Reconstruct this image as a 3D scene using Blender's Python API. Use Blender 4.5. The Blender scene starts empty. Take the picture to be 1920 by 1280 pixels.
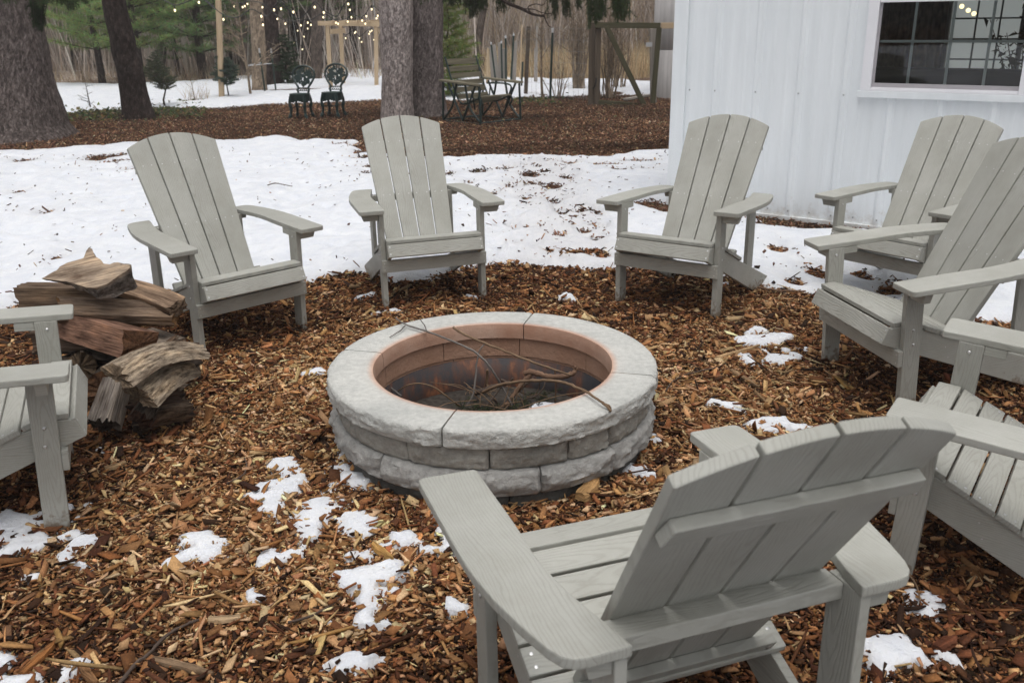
import bpy, bmesh, math, random
import numpy as np
from mathutils import Matrix, Vector, Euler
S = bpy.context.scene
COL = S.collection
rad = math.radians
PI = math.pi
rng = np.random.default_rng(11)
random.seed(5)

# ---------------------------------------------------------------- camera
CAM_F, CAM_P, CAM_R, CAM_H = 1684.18, 0.345431, -0.016336, 1.478226
cd = bpy.data.cameras.new('camera'); cam = bpy.data.objects.new('camera', cd); COL.objects.link(cam)
cd.sensor_width = 36; cd.lens = CAM_F / 1920 * 36
cd.clip_start = 0.05; cd.clip_end = 500
cam.matrix_world = Matrix.Translation((0, 0, CAM_H)) @ Matrix.Rotation(PI/2 - CAM_P, 4, 'X') @ Matrix.Rotation(CAM_R, 4, 'Z')
cd.dof.use_dof = True; cd.dof.focus_distance = 3.4; cd.dof.aperture_fstop = 7.0
S.camera = cam
S.render.resolution_x, S.render.resolution_y = 1024, 682

# ---------------------------------------------------------------- overcast daylight
SUN_EL, SUN_AZ = 78, 12          # sun high, behind the camera's right shoulder, veiled by cloud
w = bpy.data.worlds.new('World'); S.world = w; w.use_nodes = True
nt = w.node_tree; bg = nt.nodes['Background']
sky = nt.nodes.new('ShaderNodeTexSky'); sky.sky_type = 'NISHITA'; sky.sun_disc = False
sky.sun_elevation = rad(SUN_EL); sky.sun_rotation = rad(180 - SUN_AZ)
sky.dust_density = 6.0; sky.air_density = 1.0; sky.ozone_density = 1.0
hs = nt.nodes.new('ShaderNodeHueSaturation'); hs.inputs['Saturation'].default_value = 0.20
nt.links.new(sky.outputs[0], hs.inputs['Color']); nt.links.new(hs.outputs[0], bg.inputs[0])
bg.inputs[1].default_value = 0.15
sd = bpy.data.lights.new('sun', 'SUN'); so = bpy.data.objects.new('sun', sd); COL.objects.link(so)
sd.energy = 0.75; sd.angle = rad(60); sd.color = (1.0, 0.965, 0.91)
so.rotation_euler = (rad(90 - SUN_EL), 0, rad(SUN_AZ))
S.view_settings.view_transform = 'Standard'; S.view_settings.look = 'None'
S.view_settings.gamma = 1; S.view_settings.exposure = 0.15
try: S.cycles.max_bounces = 6; S.cycles.transparent_max_bounces = 12; S.cycles.caustics_reflective = False; S.cycles.caustics_refractive = False
except Exception: pass

# ---------------------------------------------------------------- helpers: where a photo point meets the ground / a depth
def ray(u, v):
    a, b = u - 960, v - 640
    cr, sr = math.cos(CAM_R), math.sin(CAM_R)
    u2, v2 = cr*a + sr*b, -sr*a + cr*b
    c, s = math.cos(CAM_P), math.sin(CAM_P)
    return np.array([u2/CAM_F, c - s*v2/CAM_F*1.0, -s - c*v2/CAM_F])
def gp(u, v, z=0.0):
    D = ray(u, v); t = (z - CAM_H)/D[2]
    return Vector((D[0]*t, D[1]*t, z))
def at(u, v, y):
    D = ray(u, v); t = y/D[1]
    return Vector((D[0]*t, y, CAM_H + D[2]*t))

# ---------------------------------------------------------------- helpers: noise
_lat = np.random.default_rng(3).random((256, 256))
def vnoise(x, y):
    xi = np.floor(x).astype(int); yi = np.floor(y).astype(int); fx = x - xi; fy = y - yi
    fx = fx*fx*(3-2*fx); fy = fy*fy*(3-2*fy)
    g = lambda i, j: _lat[i & 255, j & 255]
    return (g(xi, yi)*(1-fx) + g(xi+1, yi)*fx)*(1-fy) + (g(xi, yi+1)*(1-fx) + g(xi+1, yi+1)*fx)*fy
def fbm(x, y, o=4):
    r = 0; a = .5; x = np.asarray(x, float); y = np.asarray(y, float)
    for k in range(o):
        r = r + a*(vnoise(x + 17.3*k, y + 9.1*k) - .5); x = x*2.03; y = y*2.03; a *= .5
    return r
def sstep(a, b, x):
    t = np.clip((x-a)/(b-a), 0, 1); return t*t*(3-2*t)

# ---------------------------------------------------------------- helpers: objects
def tag(o, label=None, cat=None, group=None, kind=None):
    if label: o['label'] = label
    if cat: o['category'] = cat
    if group: o['group'] = group
    if kind: o['kind'] = kind
    return o
def empty(name, mw=None, loc=None, rz=0):
    o = bpy.data.objects.new(name, None); COL.objects.link(o); o.empty_display_size = .1
    if mw is not None: o.matrix_world = mw
    elif loc is not None: o.matrix_world = Matrix.Translation(Vector(loc)) @ Matrix.Rotation(rz, 4, 'Z')
    return o
def np_mesh(name, V, F, mats, parent=None, attrs=None, fmat=None, smooth=False):
    """V (n,3), F (m,k) int array or list of tuples"""
    me = bpy.data.meshes.new(name)
    if isinstance(F, np.ndarray):
        V = np.asarray(V, np.float32); m, k = F.shape
        me.vertices.add(len(V)); me.vertices.foreach_set('co', V.ravel())
        me.loops.add(m*k); me.loops.foreach_set('vertex_index', F.ravel().astype(np.int32))
        me.polygons.add(m); me.polygons.foreach_set('loop_start', np.arange(0, m*k, k, dtype=np.int32))
        me.update(calc_edges=True)
    else:
        me.from_pydata([tuple(v) for v in V], [], F); me.update()
    for an, (ty, arr) in (attrs or {}).items():
        a = me.attributes.new(an, ty, 'POINT'); arr = np.asarray(arr, np.float32)
        a.data.foreach_set({'FLOAT': 'value', 'FLOAT_VECTOR': 'vector', 'FLOAT_COLOR': 'color'}[ty], arr.ravel())
    if not isinstance(mats, (list, tuple)): mats = [mats]
    for m_ in mats: me.materials.append(m_)
    if fmat is not None: me.polygons.foreach_set('material_index', np.asarray(fmat, np.int32))
    if smooth: me.polygons.foreach_set('use_smooth', np.ones(len(me.polygons), bool))
    o = bpy.data.objects.new(name, me); COL.objects.link(o)
    if parent is not None: o.parent = parent
    return o
class MB:
    """collects pieces into one mesh, with a grain coordinate per vertex"""
    def __init__(s): s.V = []; s.F = []; s.G = []; s.M = []; s.C = []
    def add(s, V, F, G=None, m=0, c=0.0):
        o = len(s.V); s.V += [tuple(v) for v in V]; s.F += [tuple(i+o for i in f) for f in F]
        s.G += [tuple(g) for g in (G if G is not None else V)]; s.M += [m]*len(F); s.C += [c]*len(V)
    def board(s, size, M, bev=.003, m=0, taper=None):
        """box of given size, centred, placed by M; grain runs along its longest side"""
        bm = bmesh.new(); bmesh.ops.create_cube(bm, size=1)
        for v in bm.verts:
            v.co = Vector((v.co.x*size[0], v.co.y*size[1], v.co.z*size[2]))
            if taper: v.co = taper(v.co)
        s.addbm(bm, M, size, bev, m)
    def prism(s, outline, z0, z1, M, bev=.003, m=0, grain=None):
        bm = bmesh.new()
        a = [bm.verts.new((x, y, z0)) for x, y in outline]; b = [bm.verts.new((x, y, z1)) for x, y in outline]
        n = len(a)
        bm.faces.new(a[::-1]); bm.faces.new(b)
        for i in range(n): bm.faces.new((a[i], a[(i+1) % n], b[(i+1) % n], b[i]))
        bmesh.ops.recalc_face_normals(bm, faces=bm.faces)
        xs = [p[0] for p in outline]; ys = [p[1] for p in outline]
        s.addbm(bm, M, grain or (max(xs)-min(xs), max(ys)-min(ys), z1-z0), bev, m)
    def addbm(s, bm, M, size, bev, m):
        if bev:
            es = [e for e in bm.edges if e.calc_face_angle(0) > .5]
            bmesh.ops.bevel(bm, geom=es, offset=bev, segments=2, profile=.6, affect='EDGES', clamp_overlap=True)
        bm.verts.ensure_lookup_table(); bm.verts.index_update()
        ax = sorted(range(3), key=lambda i: -size[i]); off = np.random.default_rng(len(s.V)*7 + 3).random(3)*[40, .06, 3] - [0, .03, 0]
        V = [M @ v.co for v in bm.verts]
        G = [(v.co[ax[0]]+off[0], v.co[ax[1]]+off[1], v.co[ax[2]]+off[2]) for v in bm.verts]
        s.add(V, [[v.index for v in f.verts] for f in bm.faces], G, m); bm.free()
    def tube(s, pts, rads, n=6, m=0, cap=True, c=0.0, flat=1.0):
        P = [Vector(p) for p in pts]; V = []; F = []; G = []
        t = (P[1]-P[0]).normalized(); ref = Vector((0, 0, 1)) if abs(t.z) < .9 else Vector((1, 0, 0))
        a = t.cross(ref).normalized(); L = 0
        for i, p in enumerate(P):
            t = (P[min(i+1, len(P)-1)]-P[max(i-1, 0)]).normalized()
            a = (a - t*a.dot(t)).normalized(); b = t.cross(a)
            if i: L += (P[i]-P[i-1]).length
            for k in range(n):
                th = 2*PI*k/n; V.append(p + (a*math.cos(th)*flat + b*math.sin(th))*rads[i]); G.append((L, th/6.28*.05, 0))
        for i in range(len(P)-1):
            for k in range(n):
                k2 = (k+1) % n; F.append((i*n+k, i*n+k2, (i+1)*n+k2, (i+1)*n+k))
        if cap: F.append(tuple(range(n))[::-1]); F.append(tuple(range((len(P)-1)*n, len(P)*n)))
        s.add(V, F, G, m, c)
    def build(s, name, mats, parent=None, smooth=False):
        return np_mesh(name, s.V, s.F, mats, parent, {'gr': ('FLOAT_VECTOR', np.array(s.G)), 'cv': ('FLOAT', np.array(s.C))}, s.M, smooth)
def kids(o): return list(o.children)
def copy_tree(o, parent=None):
    c = o.copy(); COL.objects.link(c)
    if parent is not None: c.parent = parent
    for ch in kids(o): copy_tree(ch, c)
    return c
def T(x, y, z): return Matrix.Translation((x, y, z))
def R(a, ax): return Matrix.Rotation(a, 4, ax)

# ---------------------------------------------------------------- materials
class NT:
    def __init__(s, name):
        s.m = bpy.data.materials.new(name); s.m.use_nodes = True; s.t = s.m.node_tree; s.b = s.t.nodes['Principled BSDF']
    def n(s, ty, **kw):
        nd = s.t.nodes.new(ty)
        for k, v in kw.items():
            if k.startswith('i_'):
                key = k[2:]; key = int(key) if key.isdigit() else key
                if isinstance(v, tuple) and len(v) == 2 and isinstance(v[0], bpy.types.Node): s.t.links.new(v[0].outputs[v[1]], nd.inputs[key])
                elif isinstance(v, bpy.types.Node): s.t.links.new(v.outputs[0], nd.inputs[key])
                else: nd.inputs[key].default_value = v
            else: setattr(nd, k, v)
        return nd
    def link(s, a, inp, out=0): s.t.links.new(a.outputs[out], s.b.inputs[inp])
    def attr(s, name): return s.n('ShaderNodeAttribute', attribute_name=name)
    def coord(s, kind='Object', scale=(1, 1, 1)):
        tc = s.n('ShaderNodeTexCoord'); mp = s.n('ShaderNodeMapping'); s.t.links.new(tc.outputs[kind], mp.inputs[0]); mp.inputs['Scale'].default_value = scale; return mp
    def mapping(s, src, out, scale=(1, 1, 1)):
        mp = s.n('ShaderNodeMapping'); s.t.links.new(src.outputs[out], mp.inputs[0]); mp.inputs['Scale'].default_value = scale; return mp
    def noise(s, vec, scale, detail=4, rough=.55, dist=0.0):
        return s.n('ShaderNodeTexNoise', i_Vector=vec, i_Scale=scale, i_Detail=detail, i_Roughness=rough, i_Distortion=dist)
    def ramp(s, fac, stops, out=0):
        r = s.n('ShaderNodeValToRGB'); s.t.links.new(fac.outputs[out], r.inputs[0]); e = r.color_ramp.elements
        while len(e) < len(stops): e.new(.5)
        for el, (p, c) in zip(e, stops): el.position = p; el.color = (*c, 1) if len(c) == 3 else c
        return r
    def mix(s, a, b, fac, mode='MIX'):
        mx = s.n('ShaderNodeMix', data_type='RGBA', blend_type=mode); mx.clamp_factor = True
        for inp, v in ((0, fac), (6, a), (7, b)):
            if isinstance(v, bpy.types.Node): s.t.links.new(v.outputs[2 if v.bl_idname == 'ShaderNodeMix' else 0], mx.inputs[inp])
            elif isinstance(v, (int, float)): mx.inputs[inp].default_value = v
            else: mx.inputs[inp].default_value = (*v, 1) if len(v) == 3 else v
        return mx
    def color(s, nd): s.t.links.new(nd.outputs[2 if nd.bl_idname == 'ShaderNodeMix' else 0], s.b.inputs['Base Color'])
    def math(s, op, a, b=0.0):
        nd = s.n('ShaderNodeMath', operation=op)
        for i, v in enumerate((a, b)):
            if isinstance(v, bpy.types.Node): s.t.links.new(v.outputs['Fac' if 'Fac' in v.outputs and v.bl_idname != 'ShaderNodeMath' else 0], nd.inputs[i])
            else: nd.inputs[i].default_value = v
        return nd
    def bump(s, h, strength=.5, dist=.01, prev=None):
        b = s.n('ShaderNodeBump', i_Strength=strength, i_Distance=dist)
        key = 'Fac' if ('Fac' in h.outputs) else 0
        s.t.links.new(h.outputs[key], b.inputs['Height'])
        if prev: s.t.links.new(prev.outputs[0], b.inputs['Normal'])
        s.t.links.new(b.outputs[0], s.b.inputs['Normal']); return b
    def set(s, rough=.7, spec=.3, metal=0.0):
        s.b.inputs['Roughness'].default_value = rough; s.b.inputs['Specular IOR Level'].default_value = spec; s.b.inputs['Metallic'].default_value = metal; return s
def plain(name, c, rough=.6, spec=.3, metal=0.0, var=.15, scale=8):
    t = NT(name).set(rough, spec, metal); mp = t.coord()
    nz = t.noise(mp, scale, 4); t.color(t.ramp(nz, [(.25, tuple(x*(1-var) for x in c)), (.75, tuple(min(1, x*(1+var)) for x in c))])); return t.m

def mat_poly():
    """grey-beige plastic lumber with embossed cathedral grain"""
    t = NT('plastic_lumber').set(.55, .32)
    at_ = t.attr('gr'); oi = t.n('ShaderNodeObjectInfo')
    ad = t.n('ShaderNodeVectorMath', operation='ADD'); t.t.links.new(at_.outputs['Vector'], ad.inputs[0])
    cm = t.n('ShaderNodeCombineXYZ'); mu = t.math('MULTIPLY', t.n('ShaderNodeValue'), 1.0)
    t.t.links.new(oi.outputs['Random'], mu.inputs[0]); mu.inputs[1].default_value = 23.0
    t.t.links.new(mu.outputs[0], cm.inputs[0]); t.t.links.new(cm.outputs[0], ad.inputs[1])
    # repeated rings every ~0.45 m along the board
    sx = t.n('ShaderNodeSeparateXYZ'); t.t.links.new(ad.outputs[0], sx.inputs[0])
    nz0 = t.noise(t.mapping(ad, 0, (2.2, 9, 9)), 1.0, 3, .5)
    pp = t.n('ShaderNodeMath', operation='PINGPONG'); t.t.links.new(sx.outputs[0], pp.inputs[0]); pp.inputs[1].default_value = .27
    cx = t.n('ShaderNodeCombineXYZ'); m1 = t.math('MULTIPLY', pp, .115)
    off = t.math('MULTIPLY', t.math('SUBTRACT', nz0, .5), .075)
    m2 = t.n('ShaderNodeMath', operation='ADD'); t.t.links.new(sx.outputs[1], m2.inputs[0]); t.t.links.new(off.outputs[0], m2.inputs[1])
    t.t.links.new(m1.outputs[0], cx.inputs[0]); t.t.links.new(m2.outputs[0], cx.inputs[1])
    wv = t.n('ShaderNodeTexWave', wave_type='RINGS', rings_direction='SPHERICAL', wave_profile='SIN', i_Vector=cx, i_Scale=42.0, i_Distortion=2.2, i_Detail=2.0)
    wv.inputs['Detail Scale'].default_value = 6.0
    line = t.ramp(wv, [(.0, (0, 0, 0)), (.20, (.55,)*3), (.45, (1, 1, 1))])
    fine = t.noise(t.mapping(ad, 0, (6, 260, 260)), 1.0, 2, .5)
    big = t.noise(t.mapping(ad, 0, (2.5, 5, 5)), 1.0, 3)
    base = t.ramp(big, [(.3, (.350, .350, .320)), (.7, (.408, .408, .374))])
    rv = t.n('ShaderNodeMapRange', i_3=.94, i_4=1.05); t.t.links.new(oi.outputs['Random'], rv.inputs[0])
    base = t.mix(base, rv, 1.0, 'MULTIPLY')
    dk = t.mix(base, t.ramp(line, [(0, (.90, .895, .885)), (1, (1, 1, 1))]), 1.0, 'MULTIPLY')
    sm = t.noise(t.mapping(ad, 0, (3, 14, 14)), 1.0, 4); scuff = t.ramp(sm, [(.69, (0, 0, 0)), (.80, (.22,)*3)])
    col = t.mix(dk, (.52, .52, .50), scuff)
    oc = t.n('ShaderNodeTexCoord'); oz = t.n('ShaderNodeSeparateXYZ'); t.t.links.new(oc.outputs['Object'], oz.inputs[0])
    mn = t.n('ShaderNodeTexNoise', i_Scale=45.0, i_Detail=5.0); t.t.links.new(oc.outputs['Object'], mn.inputs['Vector'])
    mz = t.n('ShaderNodeMapRange', i_1=.0, i_2=.13, i_3=.30, i_4=-.22); t.t.links.new(oz.outputs[2], mz.inputs[0]); ms = t.math('ADD', mz, mn)
    col = t.mix(col, (.16, .115, .075), t.ramp(ms, [(.58, (0, 0, 0)), (.74, (.75,)*3)]))
    dn = t.n('ShaderNodeTexNoise', i_Scale=5.0, i_Detail=6.0, i_Roughness=.7); t.t.links.new(oc.outputs['Object'], dn.inputs['Vector'])
    col = t.mix(col, t.ramp(dn, [(.35, (.90, .895, .87)), (.65, (1.04,)*3)]), 1.0, 'MULTIPLY'); t.color(col)
    h = t.math('ADD', t.math('MULTIPLY', line, 1.0), t.math('MULTIPLY', fine, .35))
    t.bump(h, .42, .0012); return t.m
POLY = mat_poly()
STEEL = NT('stainless').set(.28, .5, 1.0); STEEL.b.inputs['Base Color'].default_value = (.62, .62, .62, 1); STEEL = STEEL.m

def mat_mulch():
    t = NT('wood_chips').set(.85, .18)
    c = t.attr('col'); mp = t.coord('Object', (1, 1, 1))
    nz = t.noise(mp, 160, 3); cc = t.mix(c, t.ramp(nz, [(.3, (.68,)*3), (.7, (1.18,)*3)]), 1.0, 'MULTIPLY')
    t.color(cc); t.bump(nz, .5, .003); return t.m
CHIP = mat_mulch()

def mat_ground():
    t = NT('soil').set(.95, .1)
    mp = t.coord(); n1 = t.noise(mp, 55, 5, .7); n2 = t.noise(mp, .9, 4)
    a = t.ramp(n1, [(.30, (.018, .010, .006)), (.52, (.055, .026, .013)), (.62, (.12, .058, .026)), (.78, (.20, .115, .06))])
    b = t.ramp(n1, [(.28, (.02, .012, .008)), (.5, (.07, .033, .018)), (.72, (.155, .078, .043))])
    near = t.mix(a, b, t.ramp(n2, [(.35, (0, 0, 0)), (.65, (1, 1, 1))]))
    sx = t.n('ShaderNodeSeparateXYZ'); t.t.links.new(mp.outputs[0], sx.inputs[0]); mr = t.n('ShaderNodeMapRange', i_1=22.0, i_2=27.0); t.t.links.new(sx.outputs[1], mr.inputs[0])
    n3 = t.noise(mp, .8, 5, .65); floor = t.ramp(n3, [(.32, (.24, .18, .14)), (.50, (.38, .305, .25)), (.58, (.47, .40, .34)), (.66, (.68, .68, .69))])
    t.color(t.mix(near, floor, mr)); t.bump(n1, 1.0, .03); return t.m
SOIL = mat_ground()
def mat_snow():
    t = NT('snow').set(.62, .25)
    mp = t.coord(); n1 = t.noise(mp, 9, 5, .6); n2 = t.noise(mp, 90, 3); n3 = t.noise(mp, 1.1, 5, .65)
    base = t.ramp(n1, [(.3, (.625, .652, .705)), (.65, (.725, .742, .772))])
    dirt = t.ramp(t.noise(mp, 26, 6, .75), [(.70, (0, 0, 0)), (.80, (.32,)*3)])
    a = t.attr('dirt'); dm = t.math('MULTIPLY', dirt, a); 
    dm2 = t.math('ADD', dm, t.math('MULTIPLY', a, .24))
    t.color(t.mix(base, (.34, .285, .235), dm2))
    h = t.math('ADD', t.math('MULTIPLY', n1, 1.0), t.math('MULTIPLY', n2, .25))
    t.bump(h, .75, .03)
    t.b.inputs['Subsurface Weight'].default_value = .15; t.b.inputs['Subsurface Radius'].default_value = (.03, .035, .05); t.b.inputs['Subsurface Scale'].default_value = .3
    return t.m
SNOW = mat_snow()

def mat_bark(name, dark, mid, light, sc=1.0, plate=True):
    t = NT(name).set(.92, .12)
    mp = t.coord('Object', (sc, sc, sc*.42)); vo = t.n('ShaderNodeTexVoronoi', feature='DISTANCE_TO_EDGE', i_Vector=(t.mix(mp, t.noise(mp, 9, 4), .22), 2), i_Scale=26.0) if plate else None
    n1 = t.noise(mp, 14, 6, .68); n2 = t.noise(mp, 1.7, 3)
    base = t.ramp(n1, [(.28, dark), (.52, mid), (.75, light)])
    base = t.mix(base, t.ramp(n2, [(.3, (.78,)*3), (.7, (1.15,)*3)]), 1.0, 'MULTIPLY')
    fl = t.n('ShaderNodeTexVoronoi', feature='F1', i_Vector=(t.mix(mp, t.noise(mp, 12, 3), .15), 2), i_Scale=34.0); fb = t.n('ShaderNodeRGBToBW'); t.t.links.new(fl.outputs['Color'], fb.inputs[0]); base = t.mix(base, t.ramp(fb, [(.25, (.62,)*3), (.8, (1.45,)*3)]), .8, 'MULTIPLY')
    if vo:
        ln = t.ramp(vo, [(.0, (.45,)*3), (.10, (1, 1, 1))]); base = t.mix(base, ln, .55, 'MULTIPLY')
        h = t.math('ADD', t.math('MULTIPLY', n1, .8), t.math('MULTIPLY', ln, .6))
    else: h = n1
    t.color(base); t.bump(h, 1.0, .05); return t.m
BARK_SPRUCE = mat_bark('spruce_bark', (.075, .060, .055), (.185, .150, .138), (.36, .31, .29), 1.5)
BARK_DARK = mat_bark('dark_spruce_bark', (.026, .018, .016), (.060, .043, .038), (.14, .108, .095), 1.5)
BARK_PALE = mat_bark('pale_spruce_bark', (.25, .205, .19), (.53, .455, .43), (.76, .68, .65), 1.6)
BARK_MID = mat_bark('grey_pink_bark', (.12, .098, .093), (.27, .225, .215), (.46, .40, .38), 1.6)
BARK_FAR = mat_bark('woods_bark', (.06, .045, .038), (.12, .095, .08), (.2, .165, .145), 1.0, False)
BARK_TAN = mat_bark('tan_bark', (.17, .13, .09), (.29, .225, .165), (.42, .34, .255), 1.0, False)

def mat_attr(name, rough=.8, spec=.15, trans=0.0, nscale=0):
    t = NT(name).set(rough, spec); c = t.attr('col')
    if nscale:
        nz = t.noise(t.coord(), nscale, 3); t.color(t.mix(c, t.ramp(nz, [(.3, (.75,)*3), (.7, (1.2,)*3)]), 1.0, 'MULTIPLY'))
    else: t.t.links.new(c.outputs[0], t.b.inputs['Base Color'])
    return t.m
def mat_needles():
    t = NT('needles').set(.8, .15); c = t.attr('col'); t.t.links.new(c.outputs[0], t.b.inputs['Base Color'])
    tr = t.n('ShaderNodeBsdfTranslucent'); t.t.links.new(c.outputs[0], tr.inputs[0]); mx = t.n('ShaderNodeMixShader', i_0=.45); o_ = t.t.nodes['Material Output']
    t.t.links.new(t.b.outputs[0], mx.inputs[1]); t.t.links.new(tr.outputs[0], mx.inputs[2]); t.t.links.new(mx.outputs[0], o_.inputs[0]); return t.m
LEAF = mat_needles(); TWIG = mat_attr('brush')

def mat_stone():
    t = NT('cast_stone').set(.88, .2)
    mp = t.coord(); n1 = t.noise(mp, 5, 5, .6); n2 = t.noise(mp, 45, 5, .7); n3 = t.noise(mp, 170, 3)
    base = t.ramp(n1, [(.3, (.42, .423, .402)), (.5, (.495, .495, .468)), (.72, (.565, .56, .525))])
    base = t.mix(base, t.ramp(n2, [(.3, (.80,)*3), (.7, (1.12,)*3)]), 1.0, 'MULTIPLY')
    sc = t.attr('scorch'); base = t.mix(base, t.mix((.42, .235, .16), (.56, .38, .29), t.ramp(n1, [(.35, (0, 0, 0)), (.7, (1, 1, 1))])), sc)
    pits = t.ramp(n3, [(.22, (.55,)*3), (.33, (1, 1, 1))]); base = t.mix(base, pits, .8, 'MULTIPLY')
    t.color(base)
    rg = t.attr('rough'); h = t.math('ADD', t.math('MULTIPLY', n3, .25), t.math('MULTIPLY', t.math('MULTIPLY', n2, rg), 1.6))
    t.bump(h, .7, .010); return t.m
STONE = mat_stone()
def mat_stone2(name, a, b):
    t = NT(name).set(.9, .18); mp = t.coord(); n1 = t.noise(mp, 7, 5, .6); n2 = t.noise(mp, 40, 6, .72)
    base = t.ramp(n1, [(.3, a), (.7, b)]); base = t.mix(base, t.ramp(n2, [(.3, (.72,)*3), (.72, (1.18,)*3)]), 1.0, 'MULTIPLY')
    sc = t.attr('scorch'); base = t.mix(base, t.mix((.40, .215, .135), (.54, .35, .255), n1), sc)
    t.color(base); t.bump(n2, .8, .016); return t.m
STONE_TAN = mat_stone2('tan_block', (.31, .30, .27), (.42, .405, .365))
STONE_GREY = mat_stone2('grey_block', (.35, .345, .33), (.47, .462, .44))
STONE_DARK = mat_stone2('dark_block', (.085, .083, .077), (.14, .136, .125))  # darker stone for the lowest course
def mat_rust():
    t = NT('rusted_steel').set(.6, .4, .35); mp = t.coord('Object', (1, 1, .45)); n = t.noise(mp, 7, 6, .68)
    t.color(t.ramp(n, [(.30, (.034, .036, .044)), (.48, (.052, .046, .048)), (.57, (.10, .05, .036)), (.66, (.27, .11, .05)), (.80, (.12, .06, .045))])); t.bump(t.noise(mp, 60, 4), .3, .004); return t.m
RUST = mat_rust()
def mat_log():
    """attr bark 0 split wood / 1 bark / .5 end grain ; gr.x along the log"""
    t = NT('firewood').set(.88, .15)
    g = t.attr('gr'); c = t.attr('col')
    st = t.noise(t.mapping(g, 'Vector', (7, 130, 130)), 1.0, 6, .7); big = t.noise(t.mapping(g, 'Vector', (5, 16, 16)), 1.0, 4, .6)
    rough_n = t.noise(t.mapping(g, 'Vector', (22, 75, 75)), 1.0, 6, .75)
    wood = t.ramp(st, [(.30, (.16, .135, .12)), (.42, (.62, .59, .56)), (.55, (.95, .93, .9)), (.70, (1.5, 1.45, 1.38))])
    bark = t.ramp(rough_n, [(.34, (.14, .12, .11)), (.44, (.55, .53, .51)), (.54, (.95, .94, .92)), (.68, (1.5, 1.48, 1.45))])
    bk = t.attr('bark'); mm = t.mix(wood, bark, bk)
    col = t.mix(c, mm, 1.0, 'MULTIPLY')
    col = t.mix(col, t.ramp(big, [(.30, (.24, .19, .165)), (.5, (.92,)*3), (.70, (1.45, 1.36, 1.22))]), .95, 'MULTIPLY')
    t.color(col)
    hb = t.mix(st, rough_n, bk); hn = t.n('ShaderNodeRGBToBW'); t.t.links.new(hb.outputs[2], hn.inputs[0])
    t.bump(hn, 1.0, .010); return t.m
LOG = mat_log()

# ================================================================ ground
CH = {
'A': (-1.5028, 2.7129, -0.0092, -1.161, -0.0607, -0.0078), 'B': (-1.2632, 4.1882, -0.0229, -2.3939, -0.0435, 0.0001),
'C': (-0.4118, 4.7225, 0.0064, -2.83, 0.0022, 0.0007), 'D': (0.7929, 4.4667, 0.034, 2.5226, 0.0251, 0.0102),
'E': (1.9707, 4.6855, -0.0151, 2.2449, 0.002, -0.0038), 'F': (1.4386, 3.4629, 0.006, 1.7723, -0.0767, -0.0205),
'G': (1.2105, 2.4017, -0.0101, 0.9482, 0.0469, -0.0597), 'H': (0.1803, 1.7676, 0.0117, 0.337, -0.0164, 0.0082)}
def chair_mw(p): return T(*p[:3]) @ R(p[3], 'Z') @ R(p[4], 'X') @ R(p[5], 'Y')
PITC = (-0.0723, 3.0915); PIT_H = .289
def hg(x, y):
    """lie of the land: chairs' feet, a little heap by the fire pit, rise of the woods"""
    z = .012*fbm(x*1.3, y*1.3, 3)*2
    for p in CH.values():
        for ly in (-.05, -.72):
            q = chair_mw(p) @ Vector((0, ly, 0)); tz = q.z + .008
            z = z*(1-.0) + (tz)*np.exp(-(((x-q.x)**2+(y-q.y)**2)/.16))
    z = z + .045*np.exp(-(((x-.42)**2+(y-2.50)**2)/.035))
    far = sstep(30, 95, y); z = z*(1-sstep(9, 14, y)) + far*13 + sstep(16, 40, y)*.12*fbm(x*.15, y*.15)
    return z
WK, WB = -0.7240, 8.2529                                    # building wall line y = WK x + WB
WC = Vector((1.2975, 7.3136, 0)); WD = Vector((1, WK, 0)).normalized(); WN = Vector((WK, -1, 0)).normalized()   # along, outward (to camera)
def axis(parts):
    r = []
    for a, b, st in parts: r += list(np.arange(a, b, st))
    return np.array(r)
gx = axis([(-220, -40, 12), (-40, -9, 1.0), (-9, -4, .25), (-4, 4, .06), (4, 10, .25), (10, 40, 1.0), (40, 221, 12)])
gy = axis([(-60, -4, 8), (-4, 1, .25), (1, 6.2, .06), (6.2, 18, .3), (18, 50, 1.2), (50, 261, 10)])
GX, GY = np.meshgrid(gx, gy); GZ = hg(GX, GY) - .012
rr = np.hypot(GX-PITC[0], GY-PITC[1]); GZ = np.where(rr < .5, -.03, GZ)
def grid_faces(nx, ny, keep=None):
    i = np.arange((ny-1)*nx).reshape(ny-1, nx)[:, :-1]
    F = np.stack([i, i+1, i+nx+1, i+nx], -1).reshape(-1, 4)
    return F if keep is None else F[keep]
tag(np_mesh('ground', np.stack([GX, GY, GZ], -1).reshape(-1, 3), grid_faces(len(gx), len(gy)), SOIL, smooth=True), kind='structure')

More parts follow.
